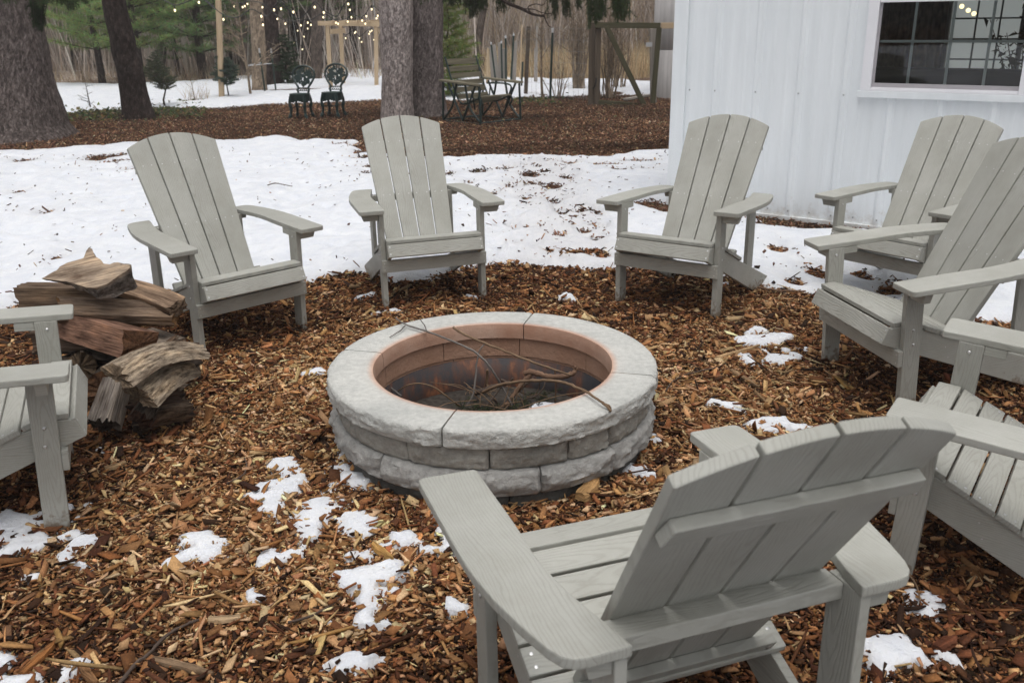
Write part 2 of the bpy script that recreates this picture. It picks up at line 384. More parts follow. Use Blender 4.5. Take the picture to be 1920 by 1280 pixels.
# ---------------------------------------------------------------- snow
front = [(-700, 720), (0, 600), (50, 566), (140, 560), (250, 560), (330, 548), (470, 532), (575, 530), (640, 515), (690, 514), (728, 522), (745, 532), (800, 530), (850, 514), (885, 502), (960, 493), (1020, 498), (1100, 505), (1150, 504), (1235, 508), (1330, 528), (1405, 540), (1437, 548), (1500, 553), (1540, 553), (1590, 549), (1650, 553), (1700, 592), (1800, 612), (1900, 612), (2100, 680)]
back = [(2100, 330), (1255, 289), (1157, 296), (1110, 299), (1043, 300), (993, 299), (895, 296), (840, 299), (760, 297), (690, 292), (660, 268), (540, 263), (410, 265), (330, 268), (240, 271), (120, 284), (0, 290), (-700, 320)]
def gpoly(px): return np.array([[*gp(*p)[:2]] for p in px])
def sdist(P, X, Y):
    """signed distance, + inside"""
    d = np.full(X.shape, 1e9); ins = np.zeros(X.shape, bool); n = len(P)
    for i in range(n):
        ax, ay = P[i]; bx, by = P[(i+1) % n]; ex, ey = bx-ax, by-ay; l2 = ex*ex+ey*ey+1e-12
        t = np.clip(((X-ax)*ex+(Y-ay)*ey)/l2, 0, 1); d = np.minimum(d, (X-ax-t*ex)**2+(Y-ay-t*ey)**2)
        c = ((ay > Y) != (by > Y)) & (X < ex*(Y-ay)/(ey+1e-12*(ey == 0))+ax); ins ^= c
    d = np.sqrt(d); return np.where(ins, d, -d)
MAIN = gpoly(front+back)
bare = [(1500, 419, 75, 7), (1560, 428, 60, 6), (1225, 383, 26, 9), (1250, 392, 22, 8), (1470, 414, 40, 5), (210, 294, 34, 4), (170, 302, 24, 3), (225, 303, 16, 2), (200, 308, 18, 2), (250, 318, 9, 2.5),
        (898, 322, 13, 4), (996, 330, 15, 4.5), (1033, 350, 17, 6), (956, 350, 6, 3), (1038, 380, 9, 4), (1124, 311, 34, 3), (1073, 309, 14, 3), (843, 327, 7, 3), (745, 290, 30, 4), (675, 285, 10, 4), (680, 297, 20, 4),
        (1665, 545, 18, 7), (1700, 535, 20, 6), (1530, 515, 14, 7), (1550, 522, 18, 5), (115, 484, 7, 3), (48, 303, 20, 3), (35, 361, 7, 2), (1075, 470, 10, 5), (1120, 460, 8, 8), (700, 312, 10, 3), (690, 325, 6, 2), (1190, 303, 30, 2.5), (1000, 345, 7, 3), (1010, 390, 8, 2), (940, 318, 9, 2.5), (1020, 322, 12, 3), (1060, 335, 9, 3), (985, 372, 6, 2.5), (1082, 395, 8, 3.5), (1050, 440, 7, 4), (1095, 435, 6, 3), (1130, 480, 9, 4), (1030, 468, 7, 4), (1160, 320, 16, 2), (1210, 318, 14, 2), (880, 345, 6, 2), (925, 365, 5, 2), (1455, 470, 8, 4), (1490, 535, 10, 4), (1620, 520, 12, 5), (1640, 490, 9, 3), (770, 285, 18, 3), (820, 290, 14, 3), (640, 272, 12, 2), (560, 268, 12, 1.6), (90, 400, 5, 2), (300, 285, 14, 2)]
def main_d(X, Y):
    d = sdist(MAIN, X, Y) + .16*fbm(X*2.2, Y*2.2, 4) + .07*fbm(X*9, Y*9, 3) + sstep(8.2, 9.5, Y)*.75*fbm(X*1.3, Y*4.2, 4)
    for u, v, ru, rv in bare:
        c = gp(u, v); e = gp(u+ru, v); f = gp(u, v+rv); ax = (e-c).length; ay = max((f-c).length, .03)
        q = np.sqrt(((X-c.x)/ax)**2+((Y-c.y)/ay)**2) + 1.1*fbm(X*7+u, Y*7, 3)
        d = np.minimum(d, (q-1)*min(ax, ay)*.8)
    tw = trail_w(X, Y); d = np.where(tw > .12, np.minimum(d, (.13-fbm(X*4.6+2, Y*4.6, 4))*.7 + (1-tw)*.22), d)      # trodden path worn through in places
    wall = (Y - WK*X - WB)/math.hypot(1, WK)               # strip of bare soil and chips along the wall foot
    sw = (X-WC.x)*WD.x + (Y-WC.y)*WD.y
    d = np.where((sw > .12) & (wall < .3), np.minimum(d, -wall-.10-.12*fbm(X*2.5, Y*2.5, 3)), d)
    return d
trail = np.array([[*gp(1010, 310)[:2]], [*gp(1035, 360)[:2]], [*gp(1050, 420)[:2]], [*gp(1060, 490)[:2]]])
def trail_w(X, Y):
    d = np.full(X.shape, 1e9)
    for i in range(len(trail)-1):
        a, b = trail[i], trail[i+1]; e = b-a; t = np.clip(((X-a[0])*e[0]+(Y-a[1])*e[1])/(e@e), 0, 1)
        d = np.minimum(d, np.hypot(X-a[0]-t*e[0], Y-a[1]-t*e[1]))
    return np.exp(-(d/.42)**2)
_dg = np.random.default_rng(8)
DENTS = [(_dg.uniform(-7.5, .6), _dg.uniform(5.6, 11.2), _dg.uniform(.05, .16), _dg.uniform(.012, .045)) for _ in range(170)]
for (u0, v0), (u1, v1), n in (((30, 440), (250, 300), 9), ((480, 420), (640, 300), 8), ((20, 330), (330, 420), 8)):        # old footprints, half melted
    for k_ in range(n):
        q = gp(u0+(u1-u0)*k_/(n-1), v0+(v1-v0)*k_/(n-1)); DENTS.append((q.x+.1*(-1)**k_, q.y, .13, .05))
def dents(X, Y):
    r = np.zeros(X.shape)
    if X.shape[0]*X.shape[1] > 900000 or Y.max() > 20 or Y.min() < 0: return r
    for cx, cy, q, dp in DENTS:
        i0, i1 = np.searchsorted(X[0], [cx-3*q, cx+3*q]); j0, j1 = np.searchsorted(Y[:, 0], [cy-4*q, cy+4*q])
        sx, sy = X[j0:j1, i0:i1], Y[j0:j1, i0:i1]; r[j0:j1, i0:i1] += dp*np.exp(-(((sx-cx)/q)**2+((sy-cy)/(q*1.3))**2)**1.5)
    return r
def snow_sheet(name, xs, ys, dfun, thick, edge, dirt=None, label=None, **kw):
    X, Y = np.meshgrid(xs, ys); d = dfun(X, Y); tw = trail_w(X, Y)
    h = thick*(1-np.exp(-np.maximum(d, 0)/edge)) + np.minimum(d, 0)*.5; h0 = h.copy()
    amp = sstep(0, .2, d)
    h = h + amp*(.06*fbm(X*1.1, Y*1.1, 3) + .075*fbm(X*2.6, Y*3.1, 3) + .022*fbm(X*9, Y*9, 3) + tw*(.24*fbm(X*6, Y*6, 3) + .12*fbm(X*15, Y*15, 3)) - dents(X, Y))
    h = np.where(d > .06, np.maximum(h, .012), h)
    Z = hg(X, Y) - .004 + h
    ny, nx = X.shape; k = d > -.03
    kf = (k[:-1, :-1] | k[1:, :-1] | k[:-1, 1:] | k[1:, 1:]).ravel()
    F = grid_faces(nx, ny, kf); used = np.unique(F); remap = np.zeros(nx*ny, int); remap[used] = np.arange(len(used))
    V = np.stack([X, Y, Z], -1).reshape(-1, 3)[used]
    dirtv = (tw*.95 + .9*np.exp(-np.maximum(d, 0)/.05)).ravel()[used]
    return np_mesh(name, V, remap[F], SNOW, attrs={'dirt': ('FLOAT', np.clip(dirtv, 0, 1))}, smooth=True)
o = snow_sheet('snow', np.arange(-9, 3.9, .03), np.arange(3.4, 13.2, .03), main_d, .055, .05); tag(o, kind='structure')
FAR = gpoly([(-900, 300), (60, 222), (140, 214), (235, 207), (352, 203), (420, 203), (500, 196), (640, 191), (720, 187), (850, 188), (1000, 182), (1100, 180), (1262, 178), (1700, 178), (1700, 150), (1262, 155), (1100, 152), (950, 148), (850, 140), (700, 132), (640, 128), (560, 136), (440, 143), (380, 152), (300, 157), (200, 160), (95, 157), (-900, 165)])
farbare = [(560, 168, 60, 2.5), (500, 171, 70, 2.2), (360, 191, 28, 3), (660, 146, 30, 1.2), (590, 151, 40, 1.2), (640, 148, 20, 1.0), (1155, 174, 14, 4), (1020, 178, 12, 3)]
def far_d(X, Y):
    d = sdist(FAR, X, Y) + .5*fbm(X*.9, Y*.9, 4)
    for u, v, ru, rv in farbare:
        c = gp(u, v); ax = (gp(u+ru, v)-c).length; ay = (gp(u, v+rv)-c).length
        d = np.minimum(d, (np.sqrt(((X-c.x)/ax)**2+((Y-c.y)/ay)**2) + .8*fbm(X*2, Y*2, 3) - 1)*ay)
    return d
o = snow_sheet('snow', np.arange(-26, 9, .11), np.arange(14, 30, .11), far_d, .07, .12); tag(o, kind='structure')

def bounce_snow_d(X, Y):  # unseen snow behind and beside the camera, added to bounce light
    d = np.maximum(np.maximum(-.1-Y, -(X+3.5)*.9), (X-3.3)) + .5*fbm(X*.7, Y*.7, 3)
    d = np.where((Y > 3.0) & (X < 0), np.minimum(d, -8.4-X), d); bd = -(Y - WK*X - WB)/math.hypot(1, WK)
    return np.where(X > 0, np.minimum(np.minimum(d, bd-.5), 3.3-Y+np.maximum(0, X-4.4)*0), np.minimum(d, 12.5-Y))
o = snow_sheet('snow', np.arange(-26, 20, .16), np.arange(-22, 13, .16), bounce_snow_d, .07, .12); tag(o, kind='structure')
# little melting patches on the chips: one sheet of ground cover
patches = [(532, 921, 40, 34, 0), (515, 947, 26, 14, 0), (520, 868, 30, 9, 0), (578, 966, 38, 26, 0), (565, 990, 24, 16, 0), (600, 950, 24, 7, 0), (378, 1022, 44, 24, 0), (400, 1043, 18, 14, 0), (528, 1040, 22, 24, 0),
 (648, 880, 24, 40, 0), (660, 905, 26, 18, 0), (682, 988, 26, 30, 0), (668, 968, 20, 8, 0), (740, 1022, 30, 13, 0), (795, 1022, 40, 10, 0), (830, 1005, 24, 22, 0), (805, 985, 14, 12, 0), (690, 1090, 60, 34, 0), (712, 1140, 26, 20, 0), (735, 1068, 26, 9, 0),
 (668, 1256, 40, 20, 0), (480, 1116, 22, 8, 0), (610, 1166, 18, 6, 0), (30, 980, 70, 26, 0), (150, 965, 14, 16, 0), (20, 1030, 44, 44, 0), (110, 1010, 40, 14, 0), (150, 1030, 28, 18, 0), (60, 1083, 10, 8, 0), (0, 1250, 50, 46, 0), (60, 1275, 40, 18, 0), (140, 1262, 20, 18, 0),
 (596, 703, 18, 6, 0), (645, 1190, 6, 4, 0), (880, 1140, 22, 10, 0), (1440, 640, 46, 14, 0), (1465, 672, 22, 12, 0), (1400, 676, 20, 7, 0), (1490, 660, 14, 5, 0), (1367, 763, 24, 9, 0), (1440, 797, 40, 9, 0), (1390, 782, 10, 5, 0),
 (1190, 892, 20, 9, 0), (1222, 790, 10, 8, 0), (1225, 818, 10, 7, 0), (1640, 1208, 48, 26, 0), (1725, 1138, 22, 18, 0), (1765, 1240, 18, 12, 0), (1640, 1277, 30, 6, 0), (735, 587, 20, 5, 0), (680, 556, 16, 5, 0), (880, 556, 14, 4, 0), (1068, 558, 12, 8, 0), (1350, 545, 10, 3, 0), (170, 850, 10, 4, 0), (1600, 545, 60, 10, 0), (1480, 520, 16, 5, 0), (22, 632, 20, 9, 0)]
PG = []
for u, v, ru, rv, _ in patches:
    c = gp(u, v); PG.append((c.x, c.y, (gp(u+ru, v)-c).length, (gp(u, v+rv)-c).length, u))
def patch_d(X, Y):
    d = np.full(X.shape, -9.); wx = fbm(X*9, Y*9, 3); wy = fbm(X*9+40, Y*9+7, 3)
    for cx, cy, ax, ay, sd_ in PG:
        near = (np.abs(X-cx) < ax*2) & (np.abs(Y-cy) < ay*2)
        if not near.any(): continue
        q = np.sqrt(((X-cx+wx*.22)/ax)**2+((Y-cy+wy*.22)/ay)**2)
        d = np.where(near, np.maximum(d, (1-q)*min(ax, ay)*.85 + .075*fbm(X*15, Y*15, 2) + .045*fbm(X*45, Y*45, 2)), d)
    return np.where(d > -8, d, -.2)
X, Y = np.meshgrid(np.arange(-1.8, 2.0, .0125), np.arange(1.3, 5.6, .0125)); d = patch_d(X, Y)
Z = hg(X, Y) + .009 + .010*(1-np.exp(-np.maximum(d, 0)/.016)) + np.minimum(d, 0)*1.2 + sstep(0, .03, d)*(.016*fbm(X*16, Y*16, 3) + .010*fbm(X*45, Y*45, 2))
k = d > -.014; kf = (k[:-1, :-1] | k[1:, :-1] | k[:-1, 1:] | k[1:, 1:]).ravel()
F = grid_faces(X.shape[1], X.shape[0], kf); used = np.unique(F); rm = np.zeros(X.size, int); rm[used] = np.arange(len(used))
o = np_mesh('snow_patches', np.stack([X, Y, Z], -1).reshape(-1, 3)[used], rm[F], SNOW, attrs={'dirt': ('FLOAT', (.22 + .78*np.exp(-np.maximum(d, 0)/.012)).ravel()[used])}, smooth=True)
tag(o, 'thin melting snow left in patches on the brown wood chips', 'snow', kind='stuff')

# ---------------------------------------------------------------- wood chips
def chips(n, x0, x1, y0, y1, keep, Lm, Wm, pal, zfun, tilt=.42, seed=1, th=.003, pale=None, vary=0.0, gain=1.0):
    g = np.random.default_rng(seed)
    x = g.uniform(x0, x1, n); y = g.uniform(y0, y1, n); kk = keep(x, y); x, y = x[kk], y[kk]; n = len(x)
    L = np.clip(g.lognormal(math.log(Lm), .5, n), .007, Lm*3.6); W = np.clip(Wm*g.lognormal(0, .4, n), .003, L*.8); t = th*g.uniform(.6, 1.8, n)
    sx = np.array([-1, 1, 1, -1, -1, 1, 1, -1])*.5; sy = np.array([-1, -1, 1, 1, -1, -1, 1, 1])*.5; sz = np.array([0, 0, 0, 0, 1, 1, 1, 1])-.5
    J = g.uniform(.45, 1.12, (n, 8)); J2 = g.uniform(.55, 1.1, (n, 8)); skew = g.normal(0, .35, n)
    # same end, same taper so ends are pointed or cut
    px = L[:, None]*(sx*J[:, [0, 1, 2, 3, 0, 1, 2, 3]] + 0) ; py = W[:, None]*sy*J2[:, [0, 1, 2, 3, 0, 1, 2, 3]]; px = px + skew[:, None]*py
    pz = t[:, None]*sz + (px/L[:, None])**2*L[:, None]*g.normal(0, .12, n)[:, None]
    P = np.stack([px, py, pz], -1)
    a = g.uniform(0, 2*PI, n); b = g.normal(0, tilt, n); c = g.normal(0, tilt*1.2, n)
    ca, sa, cb, sb, cc, s_ = np.cos(a), np.sin(a), np.cos(b), np.sin(b), np.cos(c), np.sin(c)
    y1_ = P[..., 1]*cc[:, None]-P[..., 2]*s_[:, None]; z1_ = P[..., 1]*s_[:, None]+P[..., 2]*cc[:, None]
    x2 = P[..., 0]*cb[:, None]+z1_*sb[:, None]; z2 = -P[..., 0]*sb[:, None]+z1_*cb[:, None]
    x3 = x2*ca[:, None]-y1_*sa[:, None]; y3 = x2*sa[:, None]+y1_*ca[:, None]
    z0 = zfun(x, y) + np.abs(g.normal(0, .007, n)) + .2*np.abs(np.sin(b))*L
    V = np.stack([x3+x[:, None], y3+y[:, None], z2+z0[:, None]], -1).reshape(-1, 3)
    f = np.array([[4, 5, 6, 7], [0, 1, 5, 4], [1, 2, 6, 5], [2, 3, 7, 6], [3, 0, 4, 7], [3, 2, 1, 0]])
    F = (np.arange(n)[:, None, None]*8 + f[None]).reshape(-1, 4)
    pw = np.array([p[1] for p in pal]); cols = np.array([p[0] for p in pal])
    if pale is None: idx = g.choice(len(pal), n, p=pw/pw.sum())
    else:
        q = pale(x, y)[:, None]; pw2 = np.array([p[2] for p in pal]); ww = pw[None]/pw.sum()*(1-q) + pw2[None]/pw2.sum()*q
        idx = (np.cumsum(ww, 1) < g.random(n)[:, None]).sum(1).clip(0, len(pal)-1)
    c3 = gain*cols[idx]*g.lognormal(0, .25, n)[:, None]*(1+vary*2*fbm(x*.55+7, y*1.1, 4))[:, None]*(1+g.normal(0, .05, (n, 3)))
    C = np.concatenate([np.clip(c3, 0, .8), np.ones((n, 1))], 1)
    return V, F, np.repeat(C, 8, 0)
PAL = [((.034, .016, .009), 2.8, .7), ((.085, .033, .015), 3.3, 1.1), ((.160, .062, .025), 3.0, 1.5), ((.265, .115, .044), 2.0, 2.0), ((.37, .190, .080), 1.2, 2.5), ((.50, .305, .150), .7, 2.8), ((.64, .445, .25), .3, 1.6)]
def pale(x, y):
    r = np.hypot(x-PITC[0], y-PITC[1])
    ring = np.exp(-((r-.98)/.30)**2)
    q = .40 + 1.25*fbm(x*1.6+3, y*1.6, 3) + .42*ring + .35*np.exp(-(((x+.85)/.55)**2+((y-2.45)/.6)**2)) + .45*np.exp(-(((x-.75)/.4)**2+((y-3.0)/.7)**2))
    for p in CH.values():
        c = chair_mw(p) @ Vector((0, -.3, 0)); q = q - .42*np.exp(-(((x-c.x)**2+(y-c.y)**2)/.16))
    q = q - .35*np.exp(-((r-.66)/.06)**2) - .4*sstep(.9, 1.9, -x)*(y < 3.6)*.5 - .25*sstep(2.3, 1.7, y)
    for u, v, r0, a in ((1400, 690, .60, .55), (510, 720, .50, .5), (560, 830, .35, .3), (1330, 560, .4, .3), (800, 545, .5, .2), (250, 1010, .3, .1), (420, 1180, .22, .1), (1750, 1200, .35, -.25), (650, 1100, .3, -.2), (480, 960, .25, -.2), (120, 1150, .2, -.2)):
        c = gp(u, v); q = q + a*np.exp(-(((x-c.x)**2+(y-c.y)**2)/r0**2))
    return np.clip((q-.38)*1.35+.30, 0, 1)
def chip_keep(x, y):
    r = np.hypot(x-PITC[0], y-PITC[1])
    return (r > .555) & (main_d(x, y) < .05) & (np.abs(x) < .47*y + .75) & (y < 6.6) & ((patch_d(x, y) < .006) | (rng.random(len(x)) < .13))
V1, F1, C1 = chips(300000, -3.4, 3.6, 1.2, 5.9, chip_keep, .0200, .0108, PAL, lambda x, y: hg(x, y) - .006, .30, 21, .0032, pale, .45, .86)
V2, F2, C2 = chips(24000, -3.4, 3.6, 1.2, 5.9, chip_keep, .038, .0185, PAL, lambda x, y: hg(x, y)+.004, .30, 22, .004, pale, .3, .86)
V3, F3, C3 = chips(5000, -3.4, 3.6, 1.2, 5.9, chip_keep, .065, .006, PAL, lambda x, y: hg(x, y)+.006, .25, 23, .0035, lambda x, y: pale(x, y)*.6)
V4, F4, C4 = chips(120000, -3.4, 3.6, 1.2, 5.0, chip_keep, .013, .0028, PAL, lambda x, y: hg(x, y)+.001, .30, 24, .0018, pale, .4, .9)
o = np_mesh('wood_chip_mulch', np.concatenate([V1, V2, V3, V4]), np.concatenate([F1, F2+len(V1), F3+len(V1)+len(V2), F4+len(V1)+len(V2)+len(V3)]), CHIP, attrs={'col': ('FLOAT_COLOR', np.concatenate([C1, C2, C3, C4]))})
tag(o, 'brown and tan wood chip mulch covering the ground round the fire pit', 'mulch', kind='stuff')
# leaf litter beyond the snow, on the strip by the wall, and stray bits on the snow
LPAL = [((.055, .031, .022), 2.4), ((.105, .053, .034), 3.6), ((.165, .085, .05), 2.8), ((.24, .13, .072), 1.6), ((.36, .23, .135), .7), ((.48, .36, .24), .25), ((.11, .105, .055), .6)]
def lit_keep(x, y): return (main_d(x, y) < .03) & (far_d(x, y) < .05) & (np.abs(x+.5) < .40*y + 1.6) & ~((y > WK*x+WB-.02) & ((x-WC.x)*WD.x+(y-WC.y)*WD.y > 0) & (y < 13))
Va, Fa, Ca = chips(185000, -8.5, 6, 6.2, 18.5, lit_keep, .026, .0135, LPAL, lambda x, y: hg(x, y)-.002, .40, 31, .004, None, .9)
Vb, Fb, Cb = chips(14000, .9, 3.6, 5.6, 7.4, lambda x, y: (main_d(x, y) < .03) & (y < WK*x+WB-.01), .028, .011, LPAL, lambda x, y: hg(x, y), .45, 32, .003)
g_ = np.random.default_rng(5)
def stray(x, y): d = main_d(x, y); return (d > .03) & (g_.random(len(x)) < .05+.9*trail_w(x, y)**1.5*.55+.4*np.exp(-d/.10))
Vc, Fc, Cc = chips(11000, -6, 3.4, 4.6, 11, stray, .022, .010, LPAL, lambda x, y: hg(x, y)+.052+.05*fbm(x*1.1, y*1.1, 3), .4, 33, .003)
o = np_mesh('leaf_litter', np.concatenate([Va, Vb, Vc]), np.concatenate([Fa, Fb+len(Va), Fc+len(Va)+len(Vb)]), CHIP, attrs={'col': ('FLOAT_COLOR', np.concatenate([Ca, Cb, Cc]))})
tag(o, 'dark brown leaf litter and chips lying under the big trees', 'leaf litter', kind='stuff')

# ================================================================ adirondack chairs
def mirror_out(pts): return [(-x, y) for x, y in pts]
def bolt_mb(p, nrm, r=.0055, h=.0035):
    mb = MB(); q = Vector(nrm).to_track_quat('Z', 'Y').to_matrix().to_4x4(); M = Matrix.Translation(Vector(p)) @ q
    V = []; n = 10
    for z, rr_ in ((-.004, r), (h*.4, r), (h*.85, r*.72), (h, r*.38)):
        for k_ in range(n): V.append(M @ Vector((rr_*math.cos(2*PI*k_/n), rr_*math.sin(2*PI*k_/n), z)))
    V.append(M @ Vector((0, 0, h*.55)))
    F = [(i*n+k_, i*n+(k_+1) % n, (i+1)*n+(k_+1) % n, (i+1)*n+k_) for i in range(3) for k_ in range(n)] + [(3*n+k_, 3*n+(k_+1) % n, 4*n) for k_ in range(n)]
    mb.add(V, F); return mb
BT = rad(32.11); BY0, BZ0 = -.3228, .2752
def back_m(off=0):   # frame of the backrest: x across, y up along the slats, z out of the front
    yd = Vector((0, -math.sin(BT), math.cos(BT))); zd = Vector((0, math.cos(BT), math.sin(BT))); xd = Vector((1, 0, 0))
    o_ = Vector((0, BY0, BZ0)) + zd*off
    return Matrix(((xd.x, yd.x, zd.x, o_.x), (xd.y, yd.y, zd.y, o_.y), (xd.z, yd.z, zd.z, o_.z), (0, 0, 0, 1)))
def make_chair():
    root = empty('adirondack_chair')
    LEGX, LT, LD = .2876, .027, .072
    for s in (1, -1):
        mb = MB(); mb.board((LT, LD, .540), T(s*(LEGX-LT/2), -LD/2, .526-.270)); lg = mb.build('front_leg', POLY, root)
        for z, y in ((.500, -.036), (.352, -.036), (.292, -.040)):
            bolt_mb((s*LEGX, y, z), (s, 0, 0)).build('bolt', STEEL, lg)
        bolt_mb((s*(LEGX-LT), -.034, .497), (-s, 0, 0)).build('bolt', STEEL, lg)
        # rear post from the side rail up to the arm
        mb = MB(); mb.board((.022, .085, .386), T(s*.2310, -.555, .526-.193)); mb.build('rear_post', POLY, root)
        # armrest: plan outline with the curved waist and rounded corners
        def cor(p0, p1, p2, r=.016, n=4):
            a = (Vector(p0)-Vector(p1)).normalized(); b = (Vector(p2)-Vector(p1)).normalized(); P0 = Vector(p1)+a*r; P2 = Vector(p1)+b*r; P1 = Vector(p1)
            return [tuple(P0*(1-t)**2 + P1*2*t*(1-t) + P2*t*t) for t in [i/n for i in range(n+1)]]
        ci = [(.262, -.08), (.261, -.16), (.262, -.24), (.265, -.30), (.263, -.36), (.254, -.43), (.239, -.50), (.225, -.55), (.215, -.603)]
        outl = cor((.27, .052), (.2625, .052), (.262, -.08), .012) + ci
        outl += [(.290, -.605), (.312, -.601), (.328, -.588), (.341, -.562), (.360, -.495), (.378, -.415), (.389, -.335), (.3925, -.26)]
        outl += cor((.3925, -.26), (.393, .052), (.27, .052), .020)
        outl = [(s*x, y) for x, y in outl]
        if s > 0: outl = outl[::-1]
        mb = MB(); mb.prism([(x, y) for x, y in outl], .526, .548, Matrix.Identity(4), .004, grain=(.13, .65, .02)); arm = mb.build('armrest', POLY, root)
        # trapezoid bracket outside the leg, small filler behind it, and one at the rear post
        mb = MB(); Mx = Matrix(((s, 0, 0, 0), (0, 0, 1, 0), (0, 1, 0, 0), (0, 0, 0, 1)))
        mb.prism([(.2876, .5255), (.379, .5255), (.364, .4835), (.2876, .4835)], -.040, -.008, Mx, .002); mb.build('arm_bracket', POLY, arm)
        mb = MB(); mb.board((.022, .062, .030), T(s*(LEGX-LT/2), -LD-.031, .5105)); mb.build('arm_bracket', POLY, arm)
        mb = MB(); mb.prism([(.2425, .5255), (.290, .5255), (.283, .492), (.2425, .492)], -.590, -.552, Mx, .002); mb.build('arm_bracket', POLY, arm)
        # side rail: from nose to ground
        prof = [(.026, .361), (.050, .353), (.0735, .3005), (-.60, .0045), (-.625, -.004), (-.80, -.004), (-.835, .006), (-.840, .022), (-.800, .050), (-.318, .2385), (-.043, .3555), (-.030, .361)]
        My = Matrix(((0, 0, s, s*.2385), (1, 0, 0, 0), (0, 1, 0, 0), (0, 0, 0, 1)))
        mb = MB(); mb.prism(prof, 0, .0215, My, .0025); rail = mb.build('side_rail', POLY, root)
        for y, z in ((-.575, .135), (-.585, .065)): bolt_mb((s*.260, y, z), (s, 0, 0)).build('bolt', STEEL, rail)
        for y, z in ((-.20, .245), (-.215, .20)): bolt_mb((s*.260, y, z), (s, 0, 0), .0025, .001).build('bolt', STEEL, rail)
    mb = MB(); mb.board((.5752, .0195, .066), T(0, .010, .239)); ap = mb.build('front_apron', POLY, root)
    for s in (1, -1):
        for z in (.256, .222): bolt_mb((s*.275, .0195, z), (0, 1, 0), .003, .0012).build('bolt', STEEL, ap)
    # seat: level front slat, five sloping slats, slanted nose board
    mb = MB(); mb.board((.519, .066, .018), T(0, -.001, .3715))
    SL = math.atan(.424)
    for i in range(5):
        dd = i*.0702 + .0315; y = -.043 - dd*math.cos(SL); z = .376 - dd*math.sin(SL)
        w_ = .519 if i == 0 else .540
        mb.board((w_, .063, .018), T(0, y, z) @ R(SL, 'X') @ T(0, 0, -.009), .0035)
    seat = mb.build('seat', POLY, root)
    a = math.atan2(.0597, .0282)
    mb = MB(); mb.board((.5186, .068, .020), T(0, .0619, .3331) @ R(-a, 'X') @ T(0, 0, -.010)); nose = mb.build('seat_nose', POLY, root)
    nv = Vector((0, math.sin(a), math.cos(a)))
    for s in (1, -1):
        for t in (-.02, .018):
            p = Vector((0, .0619, .3331)) + Vector((0, math.cos(a), -math.sin(a)))*t; bolt_mb((s*.248, p.y, p.z), nv, .0042, .0014).build('bolt', STEEL, nose)
        for i in range(5):
            for dd in ((.0315,) if i < 1 else (.017, .046)):
                q = i*.0702 + dd; bolt_mb((s*.251, -.043-q*math.cos(SL), .376-q*math.sin(SL)), (0, -math.sin(SL), math.cos(SL)), .0042, .0008).build('bolt', STEEL, seat)
    # backrest: four fanned slats under one arched top
    hw = lambda q: .1905 + .0565*q
    arch = lambda x: .790 - 1.13*x*x
    mb = MB(); gap = .0036
    for i in range(4):
        f0, f1 = -1 + .5*i, -1 + .5*(i+1)
        def edge(f, q, sgn): return f*hw(q) + sgn*(gap if abs(f) < .99 else 0)
        def top(f, sgn):
            q = .76
            for _ in range(6): q = arch(edge(f, q, sgn))
            return edge(f, q, sgn), q
        x0t, q0 = top(f0, 1); x1t, q1 = top(f1, -1)
        pts = [(edge(f0, -.06, 1), -.06), (edge(f1, -.06, -1), -.06)]
        n = 8
        for k_ in range(n+1):
            x = x1t + (x0t-x1t)*k_/n; pts.append((x, arch(x)))
        mb.prism(pts, -.022, 0, back_m(), .0035, grain=(.11, .8, .02))
    bk = mb.build('backrest', POLY, root)
    bmM = back_m()
    for q in (.628, .300):
        for f in (-.83, -.64, -.40, -.11, .11, .40, .64, .83):
            p = bmM @ Vector((f*hw(q), q, 0)); bolt_mb(p, bmM.to_3x3() @ Vector((0, 0, 1)), .0030, .0012).build('bolt', STEEL, bk)
    mb = MB(); mb.prism([(-.222, .606), (.222, .606), (.212, .648), (-.212, .648)], -.045, -.0225, back_m(), .003); mb.build('back_rail', POLY, root)
    mb = MB(); mb.board((.438, .052, .032), T(0, -.528, .509)); mb.build('back_rail', POLY, root)
    mb = MB(); mb.prism([(-.236, -.045), (.236, -.045), (.236, .022), (-.236, .022)], -.045, -.0225, back_m(), .003); lr = mb.build('back_rail', POLY, root)
    for s in (1, -1): bolt_mb(bmM @ Vector((s*.222, 0, -.045)), bmM.to_3x3() @ Vector((0, 0, -1)), .0055, .003).build('bolt', STEEL, lr)
    return root
chair_labels = {
 'A': 'grey-beige plastic adirondack chair cut off by the left edge, in front of the firewood',
 'B': 'grey-beige adirondack chair standing just behind the firewood pile, facing the fire pit',
 'C': 'grey-beige adirondack chair directly behind the fire pit, below the double tree trunk',
 'D': 'grey-beige adirondack chair in front of the corner of the white metal building',
 'E': 'grey-beige adirondack chair below the window, half hidden by another chair',
 'F': 'grey-beige adirondack chair right of the fire pit, its back cut by the right edge',
 'G': 'grey-beige adirondack chair showing only arms, seat and legs at the lower right edge',
 'H': 'grey-beige adirondack chair in the foreground seen from behind, nearest of the ring'}
proto = make_chair()
for i, (kk, p) in enumerate(CH.items()):
    o = proto if i == 0 else copy_tree(proto)
    o.matrix_world = chair_mw(p)
    tag(o, chair_labels[kk], 'chair', 'adirondack chairs in a ring round the fire pit')

